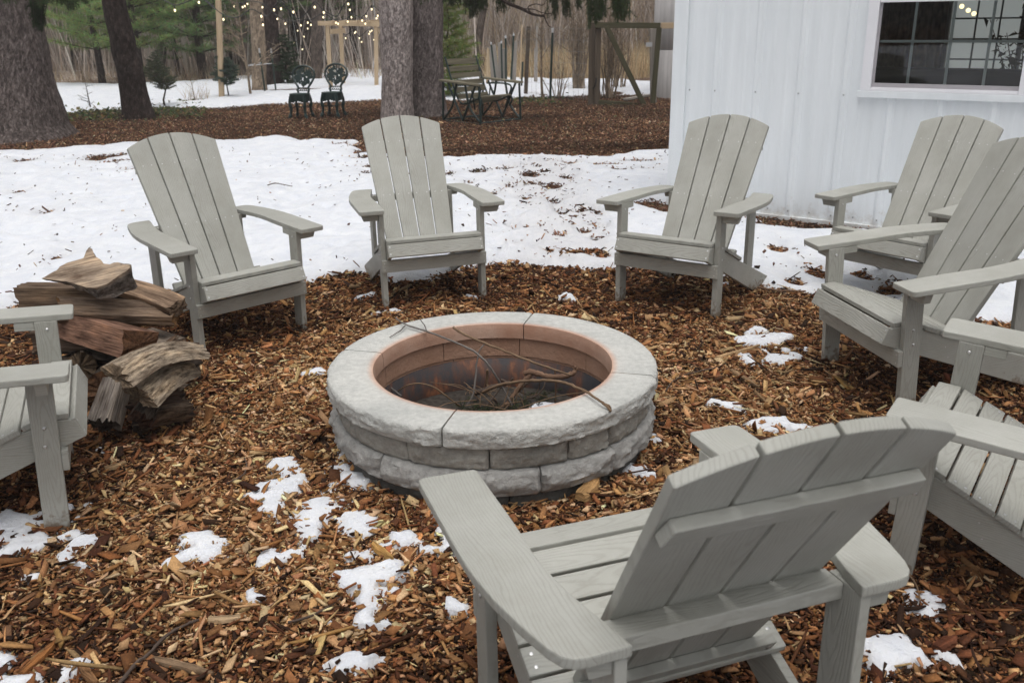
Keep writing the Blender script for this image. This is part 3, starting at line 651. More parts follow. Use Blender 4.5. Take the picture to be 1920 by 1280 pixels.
# ================================================================ fire pit
def stone_seg(name, a0, a1, ri, ro, z0, z1, mat, parent, rough=.012, seed=0, bulge=.012, cap=False, na=None, setin=0):
    """one curved stone: split outer face, smooth top and inner face"""
    na = na or max(10, int((a1-a0)/.022)); g = np.random.default_rng(seed)
    # section loop (r, z, kind): outer bottom -> outer top -> inner top -> inner bottom
    prof = []
    nz = 11
    for k_ in range(nz): prof.append((1, k_/(nz-1)))
    sec = []
    for k_ in range(nz): sec.append(('o', k_/(nz-1)))
    nt_ = 6
    for k_ in range(1, nt_): sec.append(('t', k_/nt_))
    for k_ in range(4): sec.append(('i', k_/3))
    for k_ in range(1, 3): sec.append(('b', k_/3))
    V = []; scor = []; rg = []
    for ia in range(na+1):
        f = ia/na; a = a0 + (a1-a0)*f
        endf = min(1, min(f, 1-f)*(a1-a0)*ro/.012)
        for kd, t in sec:
            if kd == 'o':
                e = (1 if t < .75 else max(0.0, (1-t)/.25))*(1 if t > 0 else .3) if cap else (1 if 0 < t < 1 else .3)
                nn = fbm(np.array(a*8+seed*3.1), np.array(t*2.2+seed), 3)*2 + 1.5*float(abs(fbm(np.array(a*22+seed), np.array(t*4.+a*3), 3)))*2 - .35 + .35*float(fbm(np.array(a*60+seed), np.array(t*13.), 2))*2
                r = ro - (.010*(1-endf)) + (bulge*math.sin(PI*min(1, t*1.0))*.6 + rough*float(nn))*e - (.006 if t in (0, 1) else 0); z = z0 + (z1-z0)*t
                if t == 1 and not cap: z -= .003
                sc_ = 0; rgv = 1
            elif kd == 't': r = ro + (ri-ro)*t; z = z1 + (.0015*float(fbm(np.array(a*6+seed), np.array(t*3.), 2))); sc_ = max(0, (t-.80)/.2)*.30 if cap else 0; rgv = .06
            elif kd == 'i':
                r = ri + (.004 if t in (0,) else 0); z = z1 - (z1-z0)*t - (.003 if t == 0 else 0); sc_ = 1.0; rgv = .15
            else: r = ri + (ro-ri)*t; z = z0; sc_ = 0; rgv = .3
            V.append((PITC[0] + r*math.cos(a), PITC[1] + r*math.sin(a), z)); scor.append(sc_); rg.append(rgv)
    ns = len(sec); F = []
    for ia in range(na):
        for k_ in range(ns):
            k2 = (k_+1) % ns; F.append((ia*ns+k_, (ia+1)*ns+k_, (ia+1)*ns+k2, ia*ns+k2))
    F.append(tuple(range(ns))); F.append(tuple(range(na*ns, (na+1)*ns))[::-1])
    o_ = np_mesh(name, V, F, mat, parent, {'scorch': ('FLOAT', np.array(scor)), 'rough': ('FLOAT', np.array(rg))})
    me = o_.data; n_ = len(me.polygons); sm = np.ones(n_, bool); sm[-2:] = False; me.polygons.foreach_set('use_smooth', sm)
    try: me.set_sharp_from_angle(angle=rad(50))
    except Exception: pass
    bm = bmesh.new(); bm.from_mesh(me); bmesh.ops.recalc_face_normals(bm, faces=bm.faces); bm.to_mesh(me); bm.free()
    return o_
pit = empty('fire_pit', loc=(0, 0, 0)); tag(pit, 'round grey cast stone fire pit with a rusty steel ring inside', 'fire pit')
def ang(u, v, z): p = gp(u, v, z); return math.atan2(p.y-PITC[1], p.x-PITC[0]) % (2*PI)
def ring(name, seams, ri, ro, z0, z1, mats, gapw=.004, **kw):
    seams = sorted(s % (2*PI) for s in seams)
    for i, a in enumerate(seams):
        b = seams[(i+1) % len(seams)] + (2*PI if i == len(seams)-1 else 0)
        stone_seg(name, a+gapw/ro/2, b-gapw/ro/2, ri, ro, z0, z1, mats[i % len(mats)], pit, seed=abs(int(a*100)+int(z0*1000)+105), **kw)
ring('cap_stone', [ang(838, 790, PIT_H), ang(1180, 700, PIT_H), ang(990, 598, PIT_H), ang(665, 657, PIT_H)], .4342, .600, .226, PIT_H, [STONE], gapw=.007, rough=.009, bulge=.003, cap=True)
s2 = [ang(757, 845, .19), ang(917, 868, .19), ang(1079, 848, .19), ang(1150, 815, .19)]
fill = lambda s, n: s + [max(s)+ (min(s)+2*PI-max(s))*k_/(n+1) for k_ in range(1, n+1)]
s2 = [a if a > 1 else a+2*PI for a in s2]
ring('wall_block', fill(s2, 6), .450, .572, .142, .2245, [STONE_TAN, STONE_TAN], rough=.010, bulge=.010)
s3 = [a if a > 1 else a+2*PI for a in (ang(706, 880, .1), ang(1018, 905, .1), ang(1148, 858, .1))]
ring('wall_block', fill(s3, 6), .452, .588, .052, .1405, [STONE_GREY], rough=.014, bulge=.016)
s4 = [a if a > 1 else a+2*PI for a in (ang(683, 890, .0), ang(797, 945, 0), ang(957, 958, 0), ang(1105, 925, 0))]
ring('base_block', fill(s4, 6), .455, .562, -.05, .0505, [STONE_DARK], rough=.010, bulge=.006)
# steel liner and ash floor
mb = MB(); n = 72; V = []
for z, r in ((.132, .449), (.132, .440), (-.02, .440)):
    V += [(PITC[0]+r*math.cos(2*PI*k_/n), PITC[1]+r*math.sin(2*PI*k_/n), z) for k_ in range(n)]
mb.add(V, [(i*n+k_, i*n+(k_+1) % n, (i+1)*n+(k_+1) % n, (i+1)*n+k_) for i in range(2) for k_ in range(n)]); mb.build('steel_ring', RUST, pit, True)
ASH = plain('ash', (.055, .048, .042), .95, .1, var=.6, scale=40)
V = [(PITC[0], PITC[1], .012)]; F = []
for i, r in enumerate((.15, .3, .439)):
    for k_ in range(48):
        a = 2*PI*k_/48; V.append((PITC[0]+r*math.cos(a), PITC[1]+r*math.sin(a), .005 + .02*float(fbm(np.array(r*9*math.cos(a)), np.array(r*9*math.sin(a)), 3))))
F = [(0, 1+k_, 1+(k_+1) % 48) for k_ in range(48)] + [(1+i*48+k_, 1+(i+1)*48+k_, 1+(i+1)*48+(k_+1) % 48, 1+i*48+(k_+1) % 48) for i in range(2) for k_ in range(48)]
np_mesh('ash_floor', V, F, ASH, pit, smooth=True)

# ---- branches thrown into the pit
def mat_stick(name, a, b): 
    t = NT(name).set(.85, .2); g = t.attr('gr'); nz = t.noise(t.mapping(g, 'Vector', (14, 60, 1)), 1.0, 5, .65)
    t.color(t.ramp(nz, [(.3, a), (.7, b)])); t.bump(nz, .6, .004); return t.m
STK_GREY = mat_stick('grey_twig', (.09, .08, .075), (.24, .22, .20)); STK_BROWN = mat_stick('brown_branch', (.10, .062, .038), (.28, .19, .12)); STK_DARK = mat_stick('dark_twig', (.05, .035, .028), (.13, .095, .075)); STK_RED = mat_stick('reddish_branch', (.10, .055, .038), (.25, .155, .10))
def smooth_path(P, n=6):
    P = [Vector(p) for p in P]; out = []
    for i in range(len(P)-1):
        p0, p1, p2, p3 = P[max(i-1, 0)], P[i], P[i+1], P[min(i+2, len(P)-1)]
        for k_ in range(n):
            t = k_/n; out.append(.5*((2*p1)+(p2-p0)*t+(2*p0-5*p1+4*p2-p3)*t*t+(3*p1-p0-3*p2+p3)*t**3))
    out.append(P[-1]); return out
def stick(name, label, paths, mat, group=None, seed=0, cat='branch'):
    mb = MB(); g = random.Random(seed)
    for P, r0, r1 in paths:
        sp = smooth_path(P); n = len(sp); amp = max(r0, r1)
        sp = [p + Vector((g.gauss(0, .13), g.gauss(0, .13), g.gauss(0, .13)))*amp for p in sp]
        mb.tube(sp, [(r0+(r1-r0)*i/(n-1))*g.uniform(.88, 1.16) for i in range(n)], 7)
    return tag(mb.build(name, mat, None, True), label, cat, group)
def pz(u, v, z): return gp(u, v, z)
RIM = PIT_H + .006
G_ = 'branches thrown into the fire pit'
stick('branch', 'long thin grey forked branch lying across the pit from its far left rim', [
 ([pz(742, 596, RIM+.012), pz(762, 609, RIM+.008), pz(806, 623, RIM+.004), pz(850, 640, .285), pz(888, 658, .26), pz(912, 679, .22), pz(930, 705, .16), pz(944, 730, .09), pz(962, 763, .02)], .0034, .0047),
 ([pz(762, 608, RIM+.008), pz(750, 620, RIM+.006), pz(731, 632, RIM)], .003, .002), ([pz(800, 621, RIM+.006), pz(796, 610, RIM+.012), pz(788, 599, RIM+.02)], .003, .0018)], STK_GREY, G_, 1)
stick('branch', 'straight grey-brown branch leaning from the back rim to the right inside wall', [
 ([pz(850, 614, RIM), pz(880, 631, RIM+.002), pz(940, 655, .27), pz(992, 676, .235), pz(1040, 693, .2), pz(1071, 703, .175)], .0052, .0038)], STK_BROWN, G_, 2)
stick('branch', 'arched brown branch hanging out over the near right rim of the pit', [
 ([pz(905, 735, .09), pz(935, 722, .15), pz(975, 715, .21), pz(1020, 713, .26), pz(1060, 718, .29), pz(1098, 734, RIM+.008), pz(1130, 755, RIM+.010), pz(1146, 770, RIM-.004)], .0070, .0038),
 ([pz(1130, 756, RIM+.008), pz(1143, 762, RIM+.004), pz(1147, 779, RIM-.03)], .004, .0028)], STK_BROWN, G_, 3)
stick('branch', 'thick crooked reddish branch lying against the right of the pit', [
 ([pz(984, 700, .14), pz(1000, 697, .155), pz(1024, 705, .15), pz(1050, 706, .16), pz(1071, 702, .17), pz(1083, 690, .19)], .013, .009), ([pz(1000, 697, .15), pz(985, 712, .12), pz(968, 735, .07), pz(945, 762, .02)], .010, .008),
 ([pz(1082, 692, .18), pz(1078, 688, .2)], .008, .004)], STK_RED, G_, 4)
stick('branch', 'slim pale twig standing upright in the middle of the pit', [([pz(876, 760, .02), pz(888, 737, .07), pz(893, 690, .16), pz(898, 660, .22), pz(908, 645, .25)], .0045, .0022)], STK_GREY, G_, 5)
stick('branch', 'thin bowed brown twig at the left inside of the pit', [([pz(746, 733, .10), pz(765, 722, .14), pz(790, 719, .16), pz(815, 727, .14), pz(840, 745, .09), pz(864, 762, .03)], .0028, .0034)], STK_BROWN, G_, 6)
stick('branch', 'short stub of branch poking up behind the twigs', [([pz(915, 730, .03), pz(913, 712, .07), pz(914, 693, .12)], .006, .005)], STK_BROWN, G_, 7)
stick('branch', 'vertical thin twig at the right of the pit', [([pz(1041, 753, .02), pz(1042, 725, .09), pz(1041, 693, .17)], .0032, .0028)], STK_RED, G_, 8)
stick('branch', 'knot of short crooked branches heaped at the middle of the pit', [
 ([pz(890, 738, .03), pz(902, 734, .06), pz(925, 724, .09), pz(950, 720, .11)], .010, .007), ([pz(955, 760, .01), pz(968, 735, .05), pz(1000, 710, .10)], .007, .006), ([pz(888, 757, .01), pz(915, 757, .03), pz(935, 760, .03)], .004, .003),
 ([pz(968, 764, .01), pz(985, 748, .04), pz(1005, 742, .06), pz(1018, 728, .09), pz(1022, 716, .1)], .004, .0028), ([pz(1000, 745, .04), pz(1010, 728, .07), pz(1012, 716, .1)], .003, .002), ([pz(940, 712, .1), pz(955, 716, .1), pz(962, 708, .12)], .005, .004), ([pz(925, 748, .04), pz(935, 760, .01), pz(920, 770, .01)], .005, .005), ([pz(905, 770, .02), pz(925, 745, .06), pz(940, 725, .10)], .0035, .0028)], STK_DARK, G_, 9)
stick('branch', 'fine grey twig by the left inside wall of the pit', [([pz(727, 722, .13), pz(738, 731, .11), pz(752, 742, .09)], .003, .004)], STK_GREY, G_, 10)
g = random.Random(31); tw_ = []
for _ in range(26):
    a = pz(g.uniform(880, 1020), g.uniform(735, 772), g.uniform(.01, .05)); d = Vector((g.gauss(0, .09), g.gauss(0, .06), g.uniform(.0, .10))); b = a+d*.55+Vector((g.gauss(0, .012), g.gauss(0, .012), .01)); tw_.append(([a, b, a+d], .0022, .0012))
stick('branch', 'tangle of fine dry twigs on the ash in the middle of the pit', tw_, STK_BROWN, G_, 11)
# spruce sprigs and snow in the pit
def needles_mesh(lines, g, nl, step, col, w=.0016):
    """needles along each (p0,p1) twig: two-triangle blades"""
    V = []; F = []; C = []
    for p0, p1 in lines:
        p0, p1 = Vector(p0), Vector(p1); L = (p1-p0).length; t = (p1-p0)/max(L, 1e-6); m = max(2, int(L/step))
        for i in range(m):
            p = p0 + (p1-p0)*(i/m)
            for _ in range(3):
                d = Vector((g.gauss(0, 1), g.gauss(0, 1), g.gauss(0, 1))).normalized(); d = (d*.8 + t*.7).normalized()*nl*g.uniform(.7, 1.2); s = d.cross(Vector((g.gauss(0, 1), g.gauss(0, 1), g.gauss(0, 1)))).normalized()*w
                b = len(V); V += [p-s, p+s, p+d]; F.append((b, b+1, b+2)); c = [x*g.uniform(.7, 1.35) for x in col]; C += [(*c, 1)]*3
    return V, F, C
g = random.Random(9); lines = []
for (u, v) in ((890, 765), (915, 768), (985, 762), (1010, 750), (950, 768), (1000, 765), (865, 764), (1020, 740)):
    c = pz(u, v, .03)
    for _ in range(7): e = c + Vector((g.uniform(-.08, .08), g.uniform(-.03, .05), g.uniform(-.01, .04))); lines.append((c, e))
V, F, C = needles_mesh(lines, g, .018, .006, (.075, .085, .05))
tag(np_mesh('spruce_sprig', V, np.array(F), LEAF, attrs={'col': ('FLOAT_COLOR', np.array(C))}), 'green spruce needles lying in the ash at the near side of the pit', 'spruce sprig')
def blob(name, c, rx, ry, rz, mat, label, cat, seed):
    V = []; F = []; nu, nv = 24, 8
    for j in range(nv+1):
        ph = j/nv*PI/2
        for i in range(nu):
            a = 2*PI*i/nu; k_ = 1+.35*float(fbm(np.array(math.cos(a)*2+seed), np.array(math.sin(a)*2.), 3))*2
            V.append((c[0]+rx*k_*math.cos(a)*math.cos(ph), c[1]+ry*k_*math.sin(a)*math.cos(ph), c[2]+rz*math.sin(ph)))
    F = [(j*nu+i, j*nu+(i+1) % nu, (j+1)*nu+(i+1) % nu, (j+1)*nu+i) for j in range(nv) for i in range(nu)]
    return tag(np_mesh(name, V, F, mat, smooth=True), label, cat)
c = pz(1020, 758, .04); blob('snow_clump', (c.x, c.y-.01, .0), .085, .05, .05, SNOW, 'small heap of white snow inside the fire pit', 'snow clump', 3)

# ================================================================ firewood
def log(label, p0, p1, sec, roll, colw, colb, seed, barkf, taper=1.0, bend=0.0, rough=.05, endcol=None, jag=.04):
    """sec: cross-section as list of (angle deg, radius); barkf(angle)->0..1; p0,p1 world ends"""
    p0, p1 = Vector(p0), Vector(p1); ax = (p1-p0); L = ax.length; t = ax/L
    up = Vector((0, 0, 1)) if abs(t.z) < .9 else Vector((1, 0, 0)); sx = t.cross(up).normalized(); sy = sx.cross(t)
    na, nl = 64, 40; g = np.random.default_rng(seed)
    sa = np.array([a for a, r in sec], float); sr = np.array([r for a, r in sec], float)
    V = []; G = []; B = []; C = []
    px = sr*np.cos(np.radians(sa)); py = sr*np.sin(np.radians(sa)); cl = np.hypot(np.diff(np.append(px, px[0])), np.diff(np.append(py, py[0]))); cum = np.concatenate([[0], np.cumsum(cl)])
    pxx, pyy = np.append(px, px[0]), np.append(py, py[0])
    xs_, ys_ = [], []
    for i in range(len(cl)):
        m_ = max(1, int(round(na*cl[i]/cum[-1])))
        for j in range(m_): xs_.append(pxx[i]+(pxx[i+1]-pxx[i])*j/m_); ys_.append(pyy[i]+(pyy[i+1]-pyy[i])*j/m_)
    na = len(xs_)
    for i in range(nl+1):
        f = i/nl; tp = 1+(taper-1)*f; bz = bend*math.sin(PI*f)
        for k_ in range(na):
            x, y = xs_[k_], ys_[k_]; a = math.degrees(math.atan2(y, x)) % 360
            bk_ = barkf(a); R_ = math.hypot(x, y)
            nn = rough*((2 if bk_ > .5 else 1.0)*float(fbm(np.array(f*L*(7 if bk_ > .5 else 3)+seed), np.array(k_*.34+seed*2.), 4)))+ (.35*rough*2*float(fbm(np.array(f*L*30+seed), np.array(k_*2.1), 2)) if bk_ > .5 else .45*rough*2*float(fbm(np.array(f*L*2.0+seed), np.array(k_*3.7), 2))+.30*rough*2*float(fbm(np.array(f*L*26+seed), np.array(k_*3.1), 2)))
            m_ = tp*(1+nn*.07/max(R_, .02)); x, y = x*m_, y*m_
            jj = 0
            if i in (0, nl): jj = (jag*2*float(fbm(np.array(k_*.38+seed), np.array(i*3.+seed), 3)))
            cr, sr_ = math.cos(roll), math.sin(roll); X_, Y_ = x*cr-y*sr_, x*sr_+y*cr
            V.append(p0 + t*(f*L+jj) + sx*X_ + sy*(Y_+bz)); G.append((f*L+seed, x, y)); B.append(bk_); C.append((*[w_*(1-bk_)+b_*bk_ for w_, b_ in zip(colw, colb)], 1))
    F = [(i*na+k_, i*na+(k_+1) % na, (i+1)*na+(k_+1) % na, (i+1)*na+k_) for i in range(nl) for k_ in range(na)]
    ec = endcol or tuple(x*.75 for x in colw)
    for i, sgn in ((0, 1), (nl, -1)):
        base = len(V); rings = [(1.0, 0), (.6, .006), (.25, .01)]
        for rr_, dp in rings:
            for k_ in range(na):
                v = V[i*na+k_]; cc_ = p0 + t*((0 if i == 0 else L)) + sy*(bend*math.sin(PI*i/nl)); V.append(v.lerp(cc_, 1-rr_) + t*sgn*dp*.5*float(fbm(np.array(k_*.25+seed), np.array(rr_*5.), 2))*4)
                G.append((k_*.01+seed, (1-rr_)*.3, k_*.02)); B.append(.4); C.append((*ec, 1))
        V.append(cc_); G.append((seed, .3, 0)); B.append(.4); C.append((*ec, 1)); ctr = len(V)-1
        for r_ in range(2): F += [(base+r_*na+k_, base+r_*na+(k_+1) % na, base+(r_+1)*na+(k_+1) % na, base+(r_+1)*na+k_) for k_ in range(na)]
        F += [(base+2*na+k_, base+2*na+(k_+1) % na, ctr) for k_ in range(na)]
    o_ = np_mesh('firewood_log', V, F, LOG, attrs={'gr': ('FLOAT_VECTOR', np.array(G)), 'bark': ('FLOAT', np.array(B)), 'col': ('FLOAT_COLOR', np.array(C))}, smooth=True)
    try: o_.data.set_sharp_from_angle(angle=rad(24))
    except Exception: pass
    bm = bmesh.new(); bm.from_mesh(o_.data); bmesh.ops.recalc_face_normals(bm, faces=bm.faces); bm.to_mesh(o_.data); bm.free()
    return tag(o_, label, 'log', 'split firewood stacked between two chairs')
ALLB = lambda a: 1.0
NOB = lambda a: 0.0
arcb = lambda a0, a1: (lambda a: 1.0 if a0 <= a <= a1 else 0.0)
wedge = lambda r, sp=70, ap=.15: [(270-sp/2, r), (270-sp/4, r*1.04), (270, r*1.06), (270+sp/4, r*1.03), (270+sp/2, r), (90, r*ap)]
half = lambda w_, h: [(0, w_), (180, w_), (205, w_*.95), (235, h*1.05), (270, h), (305, h*1.05), (335, w_*.95)]
quad = lambda w_, h: [(math.degrees(math.atan2(h, w_)), math.hypot(w_, h)), (180-math.degrees(math.atan2(h, w_)), math.hypot(w_, h)*.95), (180+math.degrees(math.atan2(h, w_)), math.hypot(w_, h)*1.03), (360-math.degrees(math.atan2(h, w_)), math.hypot(w_, h)*.9)]
roundl = lambda r: [(k_*30, r*(1+.08*math.sin(k_*2.3))) for k_ in range(12)]
TANW = (.40, .31, .225); GREYW = (.27, .225, .185); REDW = (.23, .115, .065); DKB = (.085, .068, .056); GRB = (.21, .175, .135); YELW = (.40, .24, .10)
# bottom row on the chips
log('dark round log with bark at the bottom of the woodpile, behind the upright grey piece', at(150, 688, 3.32), at(215, 672, 3.75), roundl(.062), 0, GREYW, DKB, 41, ALLB, 1, 0, .05, (.13, .095, .065))
log('broad split log whose flat pinkish-brown face leans beside the chair nose', (-1.60, 3.30, .10), (-1.62, 3.62, .12), half(.135, .10), rad(205), (.30, .165, .095), DKB, 42, arcb(200, 340), 1, 0, .03)
log('dark hollow chunk lying under the bark slab at the front of the pile', at(252, 775, 3.10), at(338, 752, 3.22), wedge(.075, 120, .5), rad(35), (.085, .055, .04), (.13, .095, .07), 43, arcb(200, 340), 1.05, .01, .10, (.045, .03, .024), .07)
log('silver-grey split log leaning upright against the chair side of the pile', at(197, 796, 3.05), at(222, 712, 3.20), quad(.052, .045), rad(10), (.34, .305, .275), DKB, 44, NOB, .85, 0, .05, (.12, .10, .085), .03)
log('dark reddish split log below the bark slab, leaning to the right', at(262, 792, 3.04), at(316, 712, 3.32), half(.05, .055), rad(150), (.13, .07, .05), DKB, 45, arcb(200, 340), 1, 0, .06)
log('dark squat log beneath the upper row, far left of the pile', (-1.92, 3.46, .09), (-1.62, 3.72, .12), roundl(.085), 0, GREYW, DKB, 46, ALLB, 1, 0, .05)
log('plain dark log hidden low in the middle of the pile', (-1.72, 3.42, .18), (-1.36, 3.62, .12), roundl(.07), 0, GREYW, DKB, 47, ALLB, 1, 0, .05)
log('grey split log lying low at the right of the pile, partly under the bark slab', (-1.66, 3.46, .06), (-1.36, 3.34, .07), quad(.062, .052), rad(20), (.28, .22, .17), DKB, 61, NOB, .95, 0, .05)
log('short reddish split piece wedged in the dark gap of the middle row', (-1.66, 3.40, .20), (-1.42, 3.36, .17), wedge(.07, 80, .4), rad(160), (.25, .14, .09), DKB, 62, arcb(220, 320), 1, 0, .05)
log('grey split log end poking out left of the pile below the bark log', (-1.98, 3.52, .26), (-1.66, 3.58, .24), quad(.06, .055), rad(-8), (.24, .18, .14), DKB, 63, arcb(150, 330), 1, 0, .05, (.17, .13, .10))
# middle
log('red-brown split log with a square sawn end pointing at the fire pit', at(112, 604, 3.62), at(262, 648, 3.20), quad(.068, .055), rad(18), (.30, .175, .125), (.2, .11, .07), 48, NOB, 1.05, 0, .035, (.20, .105, .06), .012)
log('weathered grey-brown split log right behind the red-brown one', at(262, 620, 3.70), at(322, 640, 3.45), half(.06, .055), 0, GREYW, DKB, 49, arcb(200, 340), 1, 0, .04, (.15, .105, .075), .015)
log('long gnarled log with yellow-brown rotten underside across the pile', at(112, 577, 3.48), at(330, 585, 3.56), wedge(.062, 150, .75), rad(10), (.27, .20, .15), (.30, .22, .15), 50, arcb(225, 300), .9, .0, .10, (.30, .17, .08), .03)
log('grey-ended bark log laid across the pile under the topmost piece', at(42, 560, 3.56), at(205, 562, 3.62), quad(.075, .060), rad(5), (.20, .145, .105), (.15, .12, .10), 51, arcb(150, 330), 1.0, 0, .06, (.16, .125, .10), .02)
log('brown split plank of wood sloping down at the right of the pile top', at(222, 542, 3.66), at(334, 578, 3.55), quad(.058, .030), rad(-12), (.31, .22, .155), DKB, 52, arcb(180, 360), .95, .01, .05, None, .03)
# top wedge with broken spike
def slab(label, outl, P0, N, thick, topc, sidec, seed, sidebark=1.0):
    """split piece: outline seen in the photo laid on a tilted plane, with its own thickness below"""
    N = Vector(N).normalized(); pts = []
    for u, v in outl:
        D = Vector(ray(u, v)); O = Vector((0, 0, CAM_H)); t = (Vector(P0)-O).dot(N)/D.dot(N); pts.append(O+D*t)
    n = len(pts); bm = bmesh.new(); tv = [bm.verts.new(p) for p in pts]; bv = [bm.verts.new(p + Vector((0, .02, -thick(u, v)))) for p, (u, v) in zip(pts, outl)]
    bm.faces.new(tv); bm.faces.new(bv[::-1])
    for i in range(n): bm.faces.new((tv[i], tv[(i+1) % n], bv[(i+1) % n], bv[i]))
    bmesh.ops.recalc_face_normals(bm, faces=bm.faces); bmesh.ops.triangulate(bm, faces=bm.faces)
    for _ in range(2): bmesh.ops.subdivide_edges(bm, edges=[e for e in bm.edges if e.calc_length() > .018], cuts=1, use_grid_fill=True)
    bmesh.ops.triangulate(bm, faces=bm.faces); bm.normal_update(); bm.verts.ensure_lookup_table()
    ax = (pts[0]-pts[n//2]).normalized(); sd_ = ax.cross(N).normalized(); G = []; B = []; C = []; V = []
    for v in bm.verts:
        top = v.normal.dot(N) > .55; q = v.co; l, w_ = q.dot(ax), q.dot(sd_)
        V.append(q + v.normal*(.010*float(fbm(np.array(l*9+seed), np.array(w_*45), 3)) if top else .022*float(fbm(np.array(q.x*28+seed), np.array(q.z*28+q.y*9), 3))))
        G.append((l+seed, w_, q.dot(N))); B.append(0 if top else sidebark); C.append((*(topc if top else sidec), 1))
    o_ = np_mesh('firewood_log', V, [[v.index for v in f.verts] for f in bm.faces], LOG, attrs={'gr': ('FLOAT_VECTOR', np.array(G)), 'bark': ('FLOAT', np.array(B)), 'col': ('FLOAT_COLOR', np.array(C))}, smooth=True)
    bm.free()
    try: o_.data.set_sharp_from_angle(angle=rad(22))
    except Exception: pass
    return tag(o_, label, 'log', 'split firewood stacked between two chairs')
slab('topmost piece of split firewood, pale tan with a broken spike and a dark grey end',
 [(76, 522), (92, 514), (106, 507), (112, 500), (128, 492), (140, 489), (156, 484), (162, 470), (167, 465), (173, 467), (178, 480), (190, 488), (194, 495), (206, 496), (213, 491), (228, 493), (246, 497), (240, 506), (222, 517), (204, 530), (180, 540), (160, 538), (128, 528), (100, 525)],
 at(170, 520, 3.44), (.05, -.62, .78), lambda u, v: .012+.085*max(0, (u-110)/140)**1.2, (.47, .375, .29), (.22, .195, .175), 53)
# bark slabs in front
log('curved slab of tan bark lying over the front of the woodpile', at(220, 706, 2.98), at(374, 660, 3.30), [(0, .085), (60, .05), (120, .05), (180, .085), (195, .062), (240, .022), (300, .022), (345, .062)], rad(-16), TANW, (.38, .31, .235), 55, ALLB, .75, .035, .11, None, .022)
log('second thick slab of tan bark tucked under the first one', at(262, 744, 3.00), at(352, 690, 3.28), [(0, .075), (60, .045), (120, .045), (180, .075), (200, .05), (270, .02), (340, .05)], rad(-28), TANW, (.33, .27, .205), 56, ALLB, .8, .02, .12, None, .022)
log('narrow brown splinter of wood wedged behind the bark slab', at(290, 668, 3.38), at(328, 636, 3.48), quad(.018, .016), 0, (.22, .15, .105), DKB, 57, NOB, .7, 0, .05)

# ================================================================ sticks and big chips on the mulch
def splinter(label, a, b, w_, th, colr, seed, z=.018, cat='wood splinter'):
    p0, p1 = gp(*a, z), gp(*b, z); p0.z = float(hg(np.array(p0.x), np.array(p0.y)))+z; p1.z = float(hg(np.array(p1.x), np.array(p1.y)))+z
    t = (p1-p0); L = t.length; t = t/L; s = t.cross(Vector((0, 0, 1))).normalized(); g = random.Random(seed); V = []; n = 12
    for i in range(n+1):
        f = i/n; wv = w_*(.35+.65*math.sin(PI*min(1, .12+f*.95))**.6)*g.uniform(.82, 1.12); c_ = p0+t*(f*L)+s*(w_*.25*math.sin(f*3+seed)); h = th*g.uniform(.8, 1.2)
        V += [c_-s*wv-Vector((0, 0, h)), c_+s*wv-Vector((0, 0, h)), c_+s*wv*.85+Vector((0, 0, h*.6)), c_+s*wv*.1+Vector((0, 0, h)), c_-s*wv*.8+Vector((0, 0, h*.7))]
    F = [(i*5+k_, i*5+(k_+1) % 5, (i+1)*5+(k_+1) % 5, (i+1)*5+k_) for i in range(n) for k_ in range(5)] + [tuple(range(5))[::-1], tuple(range(n*5, n*5+5))]
    G = [((i//5)/n*L+seed, (i % 5)*.01, 0) for i in range(len(V))]
    return tag(np_mesh('wood_splinter', V, F, LOG, attrs={'gr': ('FLOAT_VECTOR', np.array(G)), 'bark': ('FLOAT', np.zeros(len(V))), 'col': ('FLOAT_COLOR', np.tile([*colr, 1], (len(V), 1)))}), label, cat, 'splinters of wood lying on the chips')
splinter('long pale tan splinter lying beside the snow right of the pit', (1342, 670), (1425, 648), .011, .006, (.55, .38, .22), 1)
splinter('dark weathered splinter pointing at the near right chair', (1372, 694), (1420, 728), .012, .006, (.36, .24, .14), 2)
splinter('short tan splinter right of the fire pit, below the dark one', (1416, 736), (1436, 758), .008, .005, (.5, .33, .18), 3)
splinter('flat grey-brown plank splinter near the bottom left of the ground', (285, 1232), (400, 1258), .012, .006, (.34, .235, .15), 4)
splinter('broad pale curved chip in the left foreground', (390, 1162), (462, 1152), .013, .006, (.52, .38, .24), 5)
splinter('orange-brown bark sliver at the lower left corner', (40, 1262), (105, 1200), .012, .006, (.32, .14, .05), 6)
splinter('pale chunk beside the broken bark heap near the pit base', (1085, 935), (1120, 900), .030, .018, (.48, .30, .14), 7, .03)
splinter('yellowish chip standing in the snow left of the front chair', (702, 1020), (735, 1050), .012, .010, (.52, .32, .12), 8)
splinter('grey twig-like splinter under the chair behind the pit', (735, 553), (772, 537), .010, .006, (.34, .24, .14), 9)
splinter('flat pale piece of wood before the chair by the building corner', (1362, 606), (1396, 600), .022, .006, (.46, .33, .19), 10)
splinter('red-brown bark flake in the right foreground behind the front chair', (1762, 1215), (1788, 1190), .020, .006, (.20, .075, .04), 11)
splinter('thick orange splinter at the bottom left foreground', (150, 1245), (185, 1278), .012, .008, (.36, .2, .1), 12)
splinter('light brown splinter in front of the left chair', (196, 878), (236, 866), .014, .007, (.50, .35, .2), 13)
splinter('orange flat splinter right of the left chair leg', (275, 908), (322, 912), .010, .005, (.42, .22, .11), 14)
def ground_stick(label, px, r0, r1, mat, seed, z=.02):
    P = []
    for q in px:
        p = gp(*q, z); p.z = float(hg(np.array(p.x), np.array(p.y)))+z; P.append(p)
    return stick('fallen_stick', label, [(P, r0, r1)], mat, 'sticks lying on the ground', seed, 'stick')
ground_stick('long dark stick crossing the chips at the lower left', [(222, 1280), (255, 1240), (275, 1225), (310, 1190), (345, 1170), (372, 1160)], .0055, .0035, STK_DARK, 21)
